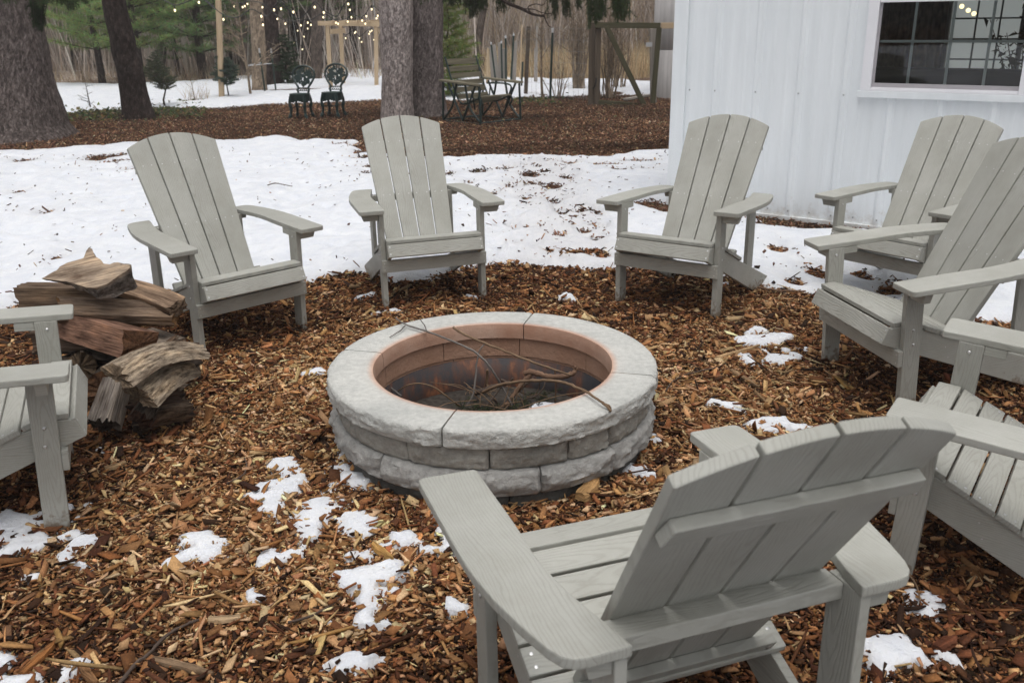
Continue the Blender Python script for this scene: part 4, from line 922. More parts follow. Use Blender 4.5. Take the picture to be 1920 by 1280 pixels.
ground_stick('thin grey curved twig lying on the snow behind the left chairs', [(502, 349), (516, 345), (535, 348), (548, 350)], .006, .004, STK_GREY, 22, .07)
ground_stick('thin bent twig on the chips right of the woodpile', [(425, 905), (455, 890), (462, 870), (458, 856)], .003, .002, STK_DARK, 23)
ground_stick('slender twig right of the fire pit at its right rim', [(1248, 735), (1262, 715), (1290, 700)], .003, .002, STK_DARK, 24)
ground_stick('brown twig at the bottom centre left of the front chair', [(540, 1165), (590, 1150), (640, 1120)], .004, .0025, STK_DARK, 25)
ground_stick('short dark stick by the snow right of the wall corner chair', [(1420, 545), (1460, 549), (1510, 548)], .006, .005, STK_RED, 26, .03)
ground_stick('pale bent twig in the right foreground under the chair', [(1700, 1070), (1718, 1095), (1726, 1125)], .003, .002, STK_BROWN, 27)
ground_stick('thin twig on the chips left of the near right chair', [(1285, 702), (1330, 692), (1345, 688)], .0035, .002, STK_DARK, 28)

# ================================================================ white metal building
BW = Matrix(((WD.x, -WN.x, 0, WC.x), (WD.y, -WN.y, 0, WC.y), (0, 0, 1, 0), (0, 0, 0, 1)))   # x along the wall, y inward, z up
def mat_siding():
    t = NT('white_steel_siding').set(.42, .4); mp = t.coord('Object', (1.2, 1.2, .25)); n = t.noise(mp, 3, 5, .6); n2 = t.noise(t.coord('Object', (9, 9, .5)), 2, 4)
    b = t.ramp(n, [(.3, (.775, .815, .838)), (.7, (.84, .875, .895))]); wc = t.mix(b, t.ramp(n2, [(.3, (.955,)*3), (.7, (1.03,)*3)]), 1.0, 'MULTIPLY')
    oc = t.coord(); oz = t.n('ShaderNodeSeparateXYZ'); t.t.links.new(oc.outputs[0], oz.inputs[0]); mz = t.n('ShaderNodeMapRange', i_1=.02, i_2=.30, i_3=.22, i_4=-.25); t.t.links.new(oz.outputs[2], mz.inputs[0])
    ms = t.math('ADD', mz, t.noise(oc, 14, 6, .7)); t.color(t.mix(wc, (.42, .36, .29), t.ramp(ms, [(.56, (0, 0, 0)), (.80, (.5,)*3)])))
    t.bump(t.noise(t.coord('Object', (1, 1, .5)), 2.2, 2), .12, .02); return t.m
SIDING = mat_siding(); VINYL = plain('white_vinyl', (.82, .82, .85), .4, .4, var=.03); SASHM = plain('grey_sash', (.42, .40, .42), .45, .4, var=.06); MUNT = plain('pale_muntin', (.50, .56, .56), .5, .3, var=.04)
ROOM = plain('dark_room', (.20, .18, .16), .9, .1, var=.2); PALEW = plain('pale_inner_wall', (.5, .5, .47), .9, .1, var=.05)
def mat_glass():
    m = bpy.data.materials.new('window_glass'); m.use_nodes = True; t = m.node_tree; t.nodes.clear()
    o_ = t.nodes.new('ShaderNodeOutputMaterial'); mx = t.nodes.new('ShaderNodeMixShader'); tr = t.nodes.new('ShaderNodeBsdfTransparent'); gl = t.nodes.new('ShaderNodeBsdfGlossy'); fr = t.nodes.new('ShaderNodeFresnel')
    fr.inputs[0].default_value = 1.62; gl.inputs['Roughness'].default_value = .01; tr.inputs[0].default_value = (.86, .90, .89, 1)
    t.links.new(fr.outputs[0], mx.inputs[0]); t.links.new(tr.outputs[0], mx.inputs[1]); t.links.new(gl.outputs[0], mx.inputs[2]); t.links.new(mx.outputs[0], o_.inputs[0]); return m
GLASS = mat_glass()
def mat_bright_pane():  # translucent pane added in place of the bright outdoors behind the far window
    m = bpy.data.materials.new('bright_view_pane'); m.use_nodes = True; t = m.node_tree; t.nodes.clear()
    o_ = t.nodes.new('ShaderNodeOutputMaterial'); tr = t.nodes.new('ShaderNodeBsdfTranslucent'); tr.inputs[0].default_value = (.80, .88, .87, 1); t.links.new(tr.outputs[0], o_.inputs[0]); return m
BRIGHT_PANE = mat_bright_pane()
bld = empty('metal_building', BW); tag(bld, 'white ribbed metal building with a window', 'building')
def lbox(mb, x0, x1, y0, y1, z0, z1, bev=.002, m=0): mb.board((x1-x0, y1-y0, z1-z0), T((x0+x1)/2, (y0+y1)/2, (z0+z1)/2), bev, m)
# ribbed sheet with the window opening
prof = [(.005, 0)]
def rib(c, wb, wt, h): return [(c-wb/2, 0), (c-wt/2, -h), (c+wt/2, -h), (c+wb/2, 0)]
s_ = .358
for k_ in range(0, 22):
    c = .038 + .322*k_
    if k_ > 0: prof += rib(c, .064, .026, .018)
    for q in (.107, .215): prof += rib(c+q, .034, .018, .0022)
cuts = [(1.440, 0), (2.480, 0)]
prof = sorted(prof + cuts, key=lambda p: p[0]); WX = prof[-1][0]
zs = [.03, .935, 1.60, 2.75]; V = []; F = []
for x, y in prof:
    for z in zs: V.append((x, y, z))
for i in range(len(prof)-1):
    for j in range(3):
        if j == 1 and prof[i][0] >= 1.4399 and prof[i+1][0] <= 2.4801: continue
        a = i*4+j; F.append((a, a+4, a+5, a+1))
np_mesh('front_wall', V, F, SIDING, bld)
mb = MB(); lbox(mb, -.004, .112, -.021, -.003, .02, 2.75, .002); lbox(mb, -.0045, .010, -.0025, .11, .02, 2.75, .002); mb.build('corner_trim', SIDING, bld)
mb = MB(); lbox(mb, .114, WX, -.024, .002, -.02, .034, .003); mb.build('base_trim', SIDING, bld)
mb = MB(); lbox(mb, .012, .016, .112, 4.0, .0, 2.75, 0); mb.build('side_wall', SIDING, bld)
mb = MB(); lbox(mb, WX-.03, WX, .03, 4.0, .0, 2.75, 0); mb.build('side_wall', SIDING, bld)
mb = MB(); lbox(mb, .02, 1.18, 4.0, 4.1, 0, 2.75, 0); lbox(mb, 2.5, WX-.04, 4.0, 4.1, 0, 2.75, 0); lbox(mb, 1.1805, 2.4995, 4.0, 4.1, 0, .80, 0); lbox(mb, 1.1805, 2.4995, 4.0, 4.1, 2.2, 2.75, 0); mb.build('back_wall', PALEW, bld)
mb = MB(); lbox(mb, -.06, WX+.1, -.08, 4.2, 2.76, 2.86, .01); mb.build('roof', plain('roof_steel', (.30, .31, .33), .5), bld)
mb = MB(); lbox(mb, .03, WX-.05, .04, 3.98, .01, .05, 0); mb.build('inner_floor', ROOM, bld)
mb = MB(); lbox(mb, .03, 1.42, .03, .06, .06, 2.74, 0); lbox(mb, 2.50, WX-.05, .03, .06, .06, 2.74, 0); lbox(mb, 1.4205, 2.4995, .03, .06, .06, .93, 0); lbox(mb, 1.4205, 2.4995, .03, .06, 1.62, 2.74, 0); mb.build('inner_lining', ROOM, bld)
for s_ in (.152, .36, .682, 1.004, 1.326): 
    bolt_mb((s_, -.0175 if s_ > .2 else -.021, .932), (0, -1, 0), .006, .005).build('wall_screw', plain('zinc', (.35, .36, .36), .5, .5, .6) if s_ == .152 else bpy.data.materials['zinc'], bld)
for s_ in (.36, .52, .682, .84, 1.004, 1.16, 1.326, 1.48, 1.65, 1.81, 1.97, 2.29): bolt_mb((s_, -.0175 if abs((s_-.038)/.322-round((s_-.038)/.322)) < .05 else -.001, .075), (0, -1, 0), .006, .005).build('wall_screw', bpy.data.materials['zinc'], bld)
# the window
win = np_mesh('window', [(1.505, .012, .99), (2.412, .012, .99), (2.412, .012, 1.545), (1.505, .012, 1.545)], [(0, 1, 2, 3)], GLASS, bld)
mb = MB()
lbox(mb, 1.436, 1.5045, -.030, .03, .966, 1.615, .004); lbox(mb, 2.4125, 2.484, -.030, .03, .966, 1.615, .004); lbox(mb, 1.5055, 2.4115, -.028, .03, 1.536, 1.615, .004)
lbox(mb, 1.5055, 2.4115, -.026, .03, .9665, .9905, .003); lbox(mb, 1.5055, 2.4115, -.034, -.0265, .9665, .982, .002); mb.build('window_frame', VINYL, win)
mb = MB(); lbox(mb, 1.418, 2.502, -.040, .0, .921, .9655, .004); mb.build('sill_trim', SIDING, win)
mb = MB(); lbox(mb, 1.506, 2.411, -.006, .010, .991, 1.018, .002); lbox(mb, 1.5055, 1.520, -.006, .009, 1.0185, 1.535, .002); mb.build('sash', SASHM, win)
for c in (1.731, 1.966, 2.197):
    mb = MB(); lbox(mb, c-.009, c+.009, .014, .020, 1.019, 1.535, .001); mb.build('muntin', MUNT, win)
mb = MB(); lbox(mb, 1.521, 2.410, .0205, .026, 1.281, 1.298, .001); mb.build('muntin', MUNT, win)
# what shows through it: far window, curtains, sofa, plant, hanging lamp
fw = np_mesh('window', [(1.18, 4.05, .80), (2.50, 4.05, .80), (2.50, 4.05, 2.2), (1.18, 4.05, 2.2)], [(0, 1, 2, 3)], BRIGHT_PANE, bld)
mb = MB()
for x in (1.42, 1.64, 2.06, 2.28): lbox(mb, x-.008, x+.008, 4.03, 4.045, .81, 2.19, 0)
for z in (1.0, 1.2, 1.4, 1.6, 1.8, 2.0): lbox(mb, 1.19, 2.49, 4.015, 4.028, z-.008, z+.008, 0)
lbox(mb, 1.83, 1.88, 4.0, 4.014, .81, 2.19, 0); mb.build('muntin', plain('grey_muntin', (.16, .2, .2), .6), fw)
DRAPE = plain('brown_drape', (.22, .165, .12), .9, .1, var=.5, scale=14)
def curtain(x0, x1, y, z0, z1, label, folds):
    V = []; F = []; n = folds*8
    for i in range(n+1):
        f = i/n; yy = y + .035*math.sin(f*folds*2*PI) + .01*math.sin(f*17)
        for z in (z0, z1): V.append(BW @ Vector((x0+(x1-x0)*f, yy, z)))
    F = [(i*2, i*2+2, i*2+3, i*2+1) for i in range(n)]
    return tag(np_mesh('curtain', V, F, DRAPE, smooth=True), label, 'curtain')
curtain(.7, 1.50, 2.2, .1, 2.6, 'dark brown curtain hanging behind the left panes of the window', 9)
curtain(2.22, 2.9, 3.7, .1, 2.6, 'dark curtain at the right behind the leafy house plant', 6)
mb = MB(); Mi = BW
mb.board((2.4, .28, .98), BW @ T(2.1, 1.5, .55), .05); sofa = mb.build('sofa', plain('dark_sofa', (.06, .06, .065), .8, .2, var=.2)); tag(sofa, 'dark sofa back seen through the lower panes of the window', 'sofa')
mb = MB(); mb.board((2.4, .6, .4), BW @ T(2.1, 1.96, .27), .05); mb.build('sofa_seat', bpy.data.materials['dark_sofa'], sofa)
g = random.Random(4); V = []; F = []; C = []; base = Vector((2.06, 3.2, .5))
plant = MB()
for _ in range(16):
    e = base + Vector((g.gauss(0, .17), g.gauss(0, .15), g.uniform(.5, 1.15))); plant.tube([BW @ base, BW @ base.lerp(e, .5), BW @ e], [.006, .005, .003], 5)
    for k_ in range(26):
        p = base.lerp(e, g.uniform(.35, 1)) + Vector((g.gauss(0, .05), g.gauss(0, .05), g.gauss(0, .05))); q = [BW @ (p+Vector((g.gauss(0, .022), g.gauss(0, .02), g.gauss(0, .022)))) for _ in range(3)]; b = len(V); V += q; F.append((b, b+1, b+2)); C += [(.03, .045, .025, 1)]*3
po = plant.build('house_plant', plain('plant_stem', (.05, .05, .03))); tag(po, 'leafy house plant showing against the far bright window', 'plant')
np_mesh('foliage', V, np.array(F), LEAF, po, {'col': ('FLOAT_COLOR', np.array(C))})
def glow(name, c, s_):
    m = bpy.data.materials.new(name); m.use_nodes = True; b = m.node_tree.nodes['Principled BSDF']; b.inputs['Emission Color'].default_value = (*c, 1); b.inputs['Emission Strength'].default_value = s_; b.inputs['Base Color'].default_value = (.8, .7, .5, 1); return m
LAMPG = glow('lamp_glass', (1, .80, .42), 2.2); BULBG = glow('bulb_glass', (1, .83, .50), 1.9)
def ball(c, rx, rz, n=8, m=6):
    V = []; F = []
    for j in range(m+1):
        ph = -PI/2 + PI*j/m
        for i in range(n): V.append((c[0]+rx*math.cos(ph)*math.cos(2*PI*i/n), c[1]+rx*math.cos(ph)*math.sin(2*PI*i/n), c[2]+rz*math.sin(ph)))
    for j in range(m):
        for i in range(n): F.append((j*n+i, j*n+(i+1) % n, (j+1)*n+(i+1) % n, (j+1)*n+i))
    return V, F
BLACK = plain('black_plastic', (.015, .016, .015), .5, .4)
lampr = MB(); lp = [(1.545, 2.5, 1.512), (1.602, 2.5, 1.478), (1.652, 2.5, 1.450)]
lampr.tube([BW @ Vector((1.6, 2.5, 2.7)), BW @ Vector((1.6, 2.5, 1.62))], [.006, .006], 6); lampr.tube([BW @ Vector((1.54, 2.5, 1.60)), BW @ Vector((1.66, 2.5, 1.56))], [.006, .006], 6)
lo = lampr.build('hanging_lamp', BLACK); tag(lo, 'hanging lamp with three warm globes seen through the window', 'lamp')
for q in lp:
    V, F = ball(BW @ Vector(q), .021, .020); np_mesh('lamp_globe', V, F, LAMPG, lo, smooth=True)

# ================================================================ big trees
def trunk_mesh(pts, rads, n=28, rough=.05, seed=0, flare=0.0, sub=10):
    sp = smooth_path(pts, sub); m = len(sp); rr_ = np.interp(np.linspace(0, 1, m), np.linspace(0, 1, len(rads)), rads)
    V = []; F = []
    for i, p in enumerate(sp):
        f = i/(m-1)
        for k_ in range(n):
            a = 2*PI*k_/n; ca, sa = math.cos(a), math.sin(a)
            fl = 1 + flare*max(0, 1-f*sub*len(pts)/9.)**2*(.55+.45*math.sin(a*5+seed))
            nn = 1 + rough*2*float(fbm(np.array(ca*1.6+seed), np.array(p.z*1.7+sa*1.6), 4)) + rough*.7*float(fbm(np.array(ca*7+seed), np.array(p.z*6+sa*7), 3))
            V.append(p + Vector((ca, sa, 0))*rr_[i]*fl*nn)
    F = [(i*n+k_, i*n+(k_+1) % n, (i+1)*n+(k_+1) % n, (i+1)*n+k_) for i in range(m-1) for k_ in range(n)]
    return V, F
def px_r(w_px, y): return w_px/2*y/CAM_F*1.03
def tree(name, label, axis_px, depth, mat, group=None, seed=0, flare=.0, rough=.05, cat='tree'):
    """axis_px: (u, v, width px) from the foot upward at one depth"""
    pts = [at(u, v, depth) for u, v, w_ in axis_px]; z0 = float(hg(np.array(pts[0].x), np.array(pts[0].y)))
    pts[0].z = min(pts[0].z, z0)-.06
    rads = [px_r(w_, depth) for u, v, w_ in axis_px]
    root = empty(name, loc=(pts[0].x, pts[0].y, z0)); tag(root, label, cat, group); off = Vector((pts[0].x, pts[0].y, z0))
    V, F = trunk_mesh([p-off for p in pts], rads, seed=seed, flare=flare, rough=rough); np_mesh('trunk', V, F, mat, root, smooth=True)
    return root, off
tL, oL = tree('spruce_tree', 'huge grey-brown spruce trunk at the left edge with a flared foot', [(15, 258, 250), (10, 235, 205), (6, 200, 190), (0, 150, 172), (-6, 100, 166), (-14, 50, 160), (-22, 0, 156), (-50, -140, 140), (-90, -420, 110)], 13.0, BARK_SPRUCE, seed=3, flare=.10)
t2, o2 = tree('spruce_tree', 'dark slim leaning trunk second from the left', [(262, 226, 62), (257, 205, 52), (250, 170, 46), (243, 130, 44), (233, 95, 43), (229, 70, 41), (220, 35, 40), (213, 0, 38), (196, -120, 36), (170, -420, 28)], 15.3, BARK_DARK, seed=8, flare=.14, rough=.07)
t3, o3 = tree('spruce_tree', 'double trunk of a big spruce, pale bark left and darker right, behind the fire pit', [(746, 236, 74), (745, 222, 60), (745, 190, 56), (745, 140, 55), (744, 90, 56), (743, 40, 57), (742, 0, 58), (740, -120, 50), (738, -420, 40)], 14.6, BARK_PALE, seed=12, flare=.16, rough=.08)
V, F = trunk_mesh([at(u, v, 15.1)-o3 for u, v in ((802, 228), (800, 205), (797, 160), (796, 110), (795, 50), (794, 0), (792, -120), (790, -420))], [px_r(w_, 15.1) for w_ in (84, 74, 68, 66, 67, 67, 60, 46)], seed=15, flare=.14, rough=.06); np_mesh('trunk', V, F, BARK_MID, t3, smooth=True)
def bough(parent, off, limb_px, depth, spots, seed, col=(.045, .060, .028), label=None):
    """limb above the frame with drooping strands; spots: (u, tip v, width px, count)"""
    g = random.Random(seed); P = [at(u, v, depth) for u, v in limb_px]; mb = MB(); sp = smooth_path([p-off for p in P], 6); mb.tube(sp, [.05*(1-.6*i/len(sp)) for i in range(len(sp))], 6)
    lines = []
    for u, vt, w_, n in spots:
        for _ in range(n):
            if g.random() < .15: continue
            uu = u + g.gauss(0, w_*.42); tip = at(uu + g.uniform(-3, 3), vt - abs(g.gauss(0, 9)) - abs(uu-u)*.5, depth+g.uniform(-.4, .4)); top = at(uu, -45+g.uniform(-12, 8), depth+g.uniform(-.3, .3))
            top, tip = top-off, tip-off; mid = top.lerp(tip, .5)+Vector((g.gauss(0, .02), g.gauss(0, .02), 0))
            mb.tube([top, mid, tip], [.006, .005, .002], 3, cap=False); lines += [(top, mid), (mid, tip)]
            for _ in range(3):
                a = top.lerp(tip, g.uniform(.1, .8)); b = a + Vector((g.gauss(0, .05), g.gauss(0, .05), -g.uniform(.06, .14))); lines.append((a, b))
    o_ = mb.build('bough', BARK_DARK, parent)
    V, F, C = needles_mesh(lines, g, .045, .008, col, .0032)
    np_mesh('needles', V, np.array(F), LEAF, o_, {'col': ('FLOAT_COLOR', np.array(C))}); return o_
bough(t3, o3, [(795, -150), (880, -70), (960, -60), (1060, -62), (1190, -55)], 13.2, [(850, 14, 16, 16), (868, 20, 12, 10), (884, 36, 14, 14), (902, 24, 14, 14), (912, 8, 10, 8), (942, 30, 9, 9), (960, 18, 8, 7), (1040, 40, 10, 9), (1062, 38, 12, 8), (1084, 20, 8, 5)], 4)
bough(t3, o3, [(800, -220), (960, -110), (1080, -80), (1160, -62)], 12.4, [(1115, 48, 14, 18), (1126, 40, 14, 16), (1150, 24, 8, 6), (1160, 45, 15, 20), (1172, 44, 12, 14), (1106, 56, 6, 5), (800, 6, 30, 14)], 6, (.060, .085, .036))
mb = MB()
for P, r0, r1 in (([(915, -30), (945, 2), (978, 17), (996, 26), (1012, 30), (1022, 31)], .030, .013), ([(996, 26), (990, 14), (1004, 8), (1018, 10), (1025, -2)], .011, .004), ([(1020, 30), (1025, 42), (1030, 50), (1036, 52)], .010, .004), ([(978, 17), (1000, 18), (1016, 24), (1030, 26)], .010, .004), ([(1012, 30), (1030, 25), (1036, 30)], .008, .003)):
    sp = smooth_path([at(u, v, 12.8)-o3 for u, v in P], 6); mb.tube(sp, [r0+(r1-r0)*i/(len(sp)-1) for i in range(len(sp))], 6)
mb.build('bare_limb', BARK_DARK, t3)
bough(tL, oL, [(10, -120), (60, -60), (150, -50)], 12.0, [(75, 16, 30, 20), (110, 14, 24, 18), (132, 20, 16, 14), (150, 8, 12, 8), (15, 8, 20, 10)], 7, (.055, .080, .035))
bough(tL, oL, [(30, -60), (60, -10), (66, 10)], 12.3, [(70, 56, 9, 16), (76, 60, 6, 12), (66, 40, 6, 10)], 8, (.022, .036, .014))

# ================================================================ pines, spruces, saplings
def conifer(h, spread, n_wh, nl, col, seed, bare=.25, droop=-.05, per=5, trunk_r=.10, up=.25, tw=.0045, dens=1.0, shape=.8):
    g = random.Random(seed); mb = MB(); sp = [Vector((g.gauss(0, .02)*i, g.gauss(0, .02)*i, h*i/6)) for i in range(7)]
    mb.tube(sp, [trunk_r*(1-.93*i/6) for i in range(7)], 7); lines = []
    for w_ in range(n_wh):
        f = bare + (1-bare)*(w_/(n_wh-1)); z = f*h; L = (spread*(1-(f-bare)/(1-bare))**shape + .06*spread)*min(1, .55+(f-bare)/(1-bare)*2.2)
        for b_ in range(per):
            a = 2*PI*(b_/per) + g.uniform(-.4, .4) + w_*1.3; l_ = L*g.uniform(.65, 1.15); c = sp[min(6, int(f*6))]
            p0 = Vector((c.x, c.y, z)); d = Vector((math.cos(a), math.sin(a), 0)); p1 = p0 + d*l_*.55 + Vector((0, 0, l_*.55*up*.5)); p2 = p0 + d*l_ + Vector((0, 0, l_*(up+droop)*.6))
            mb.tube([p0, p1, p2], [trunk_r*.16*(1-f*.6), trunk_r*.10*(1-f*.6), .003], 4, cap=False)
            m = max(3, int(l_/(.17*spread/ max(.6, dens*1.0))*1.0)+2)
            for j in range(m):
                t = .25 + .75*j/(m-1); q = p0.lerp(p1, min(1, t/.55)) if t < .55 else p1.lerp(p2, (t-.55)/.45)
                for sgn in (-1, 1):
                    e = q + (d*.55 + d.cross(Vector((0, 0, 1)))*sgn*g.uniform(.3, 1) + Vector((0, 0, g.uniform(-.15, .3))))*l_*.24*(1.15-t*.55); lines.append((q, e))
            lines.append((p1, p2))
    V, F, C = needles_mesh(lines, g, nl, nl*.42/dens, col, tw)
    return mb, (V, F, C)
def plant_conifer(name, label, base, proto, bark, group=None, rz=0, sc=1.0, cat='tree'):
    mb, (V, F, C) = proto
    root = empty(name); tag(root, label, cat, group); mb.build('trunk', bark, root); np_mesh('foliage', V, np.array(F), LEAF, root, {'col': ('FLOAT_COLOR', np.array(C))})
    root.matrix_world = Matrix.Translation(base) @ R(rz, 'Z') @ Matrix.Scale(sc, 4); return root
def foot(u, v, y=None):
    p = gp(u, v) if y is None else at(u, v, y); p.z = float(hg(np.array(p.x), np.array(p.y)))-.02; return p
def px_height(u_foot, v_foot, v_top, y): return at(u_foot, v_top, y).z - at(u_foot, v_foot, y).z
PG1 = (.27, .36, .135); PG2 = (.20, .29, .12); PG3 = (.045, .075, .045)
pine_a = conifer(5.2, 2.1, 15, .16, PG1, 1, bare=.17, per=8, trunk_r=.10, up=.45, dens=1.5, shape=.55, tw=.0065)
pine_b = conifer(7.5, 2.4, 19, .17, PG2, 2, bare=.10, per=8, trunk_r=.13, up=.40, dens=1.4, shape=.6, tw=.0065)
pine_c = conifer(9.0, 3.4, 19, .18, PG2, 3, bare=.20, per=8, trunk_r=.18, up=.30, dens=1.3, shape=.5, tw=.0065)
GP = 'pines at the edge of the woods'
plant_conifer('pine_tree', 'bright green young pine between the two left trunks', foot(193, 158), pine_a, BARK_DARK, GP, .3)
plant_conifer('pine_tree', 'green pine just right of the leaning dark trunk', foot(266, 156), pine_a, BARK_DARK, GP, 2.1, 1.05)
plant_conifer('pine_tree', 'dark blue-green pine standing left of the tall wooden light post', foot(382, 150), pine_b, BARK_DARK, GP, .8)
plant_conifer('pine_tree', 'big dark pine behind the tan bare larch', foot(515, 150, 28.5), pine_c, BARK_DARK, GP, 1.7)
plant_conifer('pine_tree', 'pine crown showing above the timber arbor', foot(668, 140, 34), pine_c, BARK_DARK, GP, .2, .95)
plant_conifer('pine_tree', 'far pine at the back left beyond the big trunk', foot(108, 150, 33), pine_b, BARK_DARK, GP, 2.6, 1.1)
plant_conifer('pine_tree', 'pine behind the light post with dark drooping crown', foot(445, 148, 33), pine_c, BARK_DARK, GP, 4.0)
plant_conifer('pine_tree', 'yellow-green young pine right of the double trunk, behind the glider seat', foot(838, 168, 18.6), conifer(2.2, .60, 17, .13, (.22, .27, .085), 5, bare=.03, per=8, trunk_r=.035, up=.6, dens=1.7, shape=.5, tw=.0055), BARK_DARK, GP, 1)
for lb, u, v, y, pr, rz_, sc_ in (('pale green pine low behind the small dark spruce', 335, 150, 29, 'b', 1.2, .62), ('green pine filling the gap between the light post and the pale brown trunk', 440, 150, 30, 'b', 3.1, .8),
    ('soft green pine behind the leaning dark trunk, farther off', 232, 150, 32, 'b', 5.1, .9), ('dark pine crown above the right iron chair', 610, 150, 31, 'c', 2.2, .8), ('green pine at the far left behind the bright young pine', 150, 150, 34, 'c', .9, .9), ('pine crown over the strings of bulbs, left of the arbor', 560, 150, 32, 'c', 4.4, 1.0)):
    plant_conifer('pine_tree', lb, foot(u, v, y), {'b': pine_b, 'c': pine_c}[pr], BARK_DARK, GP, rz_, sc_)
spr = conifer(1.28, .40, 15, .050, (.12, .135, .09), 6, bare=.34, per=6, trunk_r=.026, up=.8, droop=-.2, tw=.0050, dens=1.8, shape=.75)
plant_conifer('small_spruce', 'small dark spruce on a bare stem right of the leaning trunk', foot(310, 203), spr, BARK_DARK, 'young spruces on the snow', .4, .80)
plant_conifer('small_spruce', 'small blue-green spruce right beside the wooden light post', foot(429, 186), conifer(1.05, .36, 13, .055, (.10, .135, .105), 7, bare=.36, per=7, trunk_r=.022, up=.7, droop=-.3, tw=.005, dens=2.2, shape=.45), BARK_DARK, 'young spruces on the snow', 1.4, .80)
plant_conifer('small_spruce', 'dark green young spruce left of the left iron chair, at the wood edge', foot(541, 162), conifer(1.25, .46, 15, .06, (.06, .085, .05), 8, bare=.06, per=7, trunk_r=.03, up=.7, droop=-.3, tw=.005, dens=2.0, shape=.8), BARK_DARK, 'young spruces on the snow', 2)
def bare_tree(h, nb, seed, r0=.02, spread=.5, up=.6, twigs=3, lean=(0, 0), start=.15):
    g = random.Random(seed); mb = MB(); sp = [Vector((lean[0]*h*(i/5)+g.gauss(0, .008)*h*.5, lean[1]*h*(i/5), h*i/5)) for i in range(6)]
    mb.tube(sp, [r0*(1-.85*i/5) for i in range(6)], 6)
    for b_ in range(nb):
        f = start + (1-start)*(b_+g.random())/nb; k_ = min(4, int(f*5)); p = sp[k_].lerp(sp[k_+1], f*5-k_); a = g.uniform(0, 2*PI); l_ = h*spread*(1.05-f)*g.uniform(.6, 1.2)
        d = Vector((math.cos(a), math.sin(a), up*g.uniform(.5, 1.3))).normalized(); q = p + d*l_*.55 + Vector((0, 0, g.gauss(0, .02)*h)); e = p + d*l_ + Vector((0, 0, .08*l_)); r_ = r0*(1-.8*f)*.5
        mb.tube([p, q, e], [r_, r_*.65, r_*.25], 4, cap=False)
        for _ in range(twigs):
            s_ = p.lerp(e, g.uniform(.25, .95)); dd = (d + Vector((g.gauss(0, .6), g.gauss(0, .6), g.gauss(.1, .4)))).normalized(); mb.tube([s_, s_+dd*l_*.22, s_+dd*l_*.4], [r_*.4, r_*.3, r_*.15], 3, cap=False)
    return mb
def plant_bare(name, label, base, mb, mat, cat='tree', group=None, rz=0, sc=1.0):
    o_ = mb.build(name, mat); o_.matrix_world = Matrix.Translation(base) @ R(rz, 'Z') @ Matrix.Scale(sc, 4); return tag(o_, label, cat, group)
plant_bare('larch_tree', 'tan leafless larch with fine upswept twigs in the snow right of the light post', foot(470, 180), bare_tree(2.75, 46, 3, .030, .32, .55, 6, (-.035, 0), .14), BARK_TAN)
plant_bare('sapling', 'small dead sapling in the snow between the two left trunks', foot(171, 207), bare_tree(.62, 15, 4, .014, .55, .25, 3, (-.05, 0), .1), BARK_DARK, 'sapling')
plant_bare('sapling', 'thin reddish sapling in a tuft of grass right of the small dark spruce', foot(367, 191), bare_tree(.85, 12, 5, .010, .3, .8, 2, (-.1, 0), .3), BARK_TAN, 'sapling')
plant_bare('sapling', 'slim stem planted between the fence post and the green stake', foot(1017, 186), bare_tree(2.2, 22, 6, .030, .25, 1.2, 3, (-.01, 0), .3), BARK_TAN, 'sapling')
plant_bare('sapling', 'forked bare pole leaning behind the bench seat', foot(907, 128, 24), bare_tree(1.1, 3, 9, .03, .6, .7, 1, (-.12, 0), .5), BARK_TAN, 'sapling')
def shrub(label, base, h, n, seed, spread=.25, r0=.016):
    g = random.Random(seed); mb = MB()
    for _ in range(n):
        a = g.uniform(0, 2*PI); b0 = Vector((math.cos(a), math.sin(a), 0))*g.uniform(.02, .14); l_ = h*g.uniform(.6, 1.1); e = b0*(1+spread*6*g.random()) + Vector((g.gauss(0, .1), g.gauss(0, .1), l_)); m = b0.lerp(e, .5)+Vector((g.gauss(0, .03), g.gauss(0, .03), .03)); r_ = r0*g.uniform(.5, 1.2)
        mb.tube([b0, m, e], [r_, r_*.75, r_*.25], 4, cap=False)
        for _ in range(6):
            p = b0.lerp(e, g.uniform(.35, .95)); d = Vector((g.gauss(0, .5), g.gauss(0, .5), g.uniform(.3, 1))).normalized(); mb.tube([p, p+d*l_*.16, p+d*l_*.28], [r_*.4, r_*.3, r_*.12], 3, cap=False)
    return plant_bare('bare_shrub', label, base, mb, BARK_TAN, 'shrub', 'leafless shrubs by the fence')
shrub('leafless many-stemmed shrub left of the wooden gate', foot(1086, 171), 1.9, 26, 1)
shrub('leafless shrub clump seen through the open gate frame', foot(1140, 184), 1.6, 22, 2)
shrub('low thin leafless shrub right of the green stake', foot(1045, 182), .75, 10, 3, .5, .010)
shrub('leafless shrub at the right behind the gate diagonal', foot(1160, 168), 1.5, 14, 5)
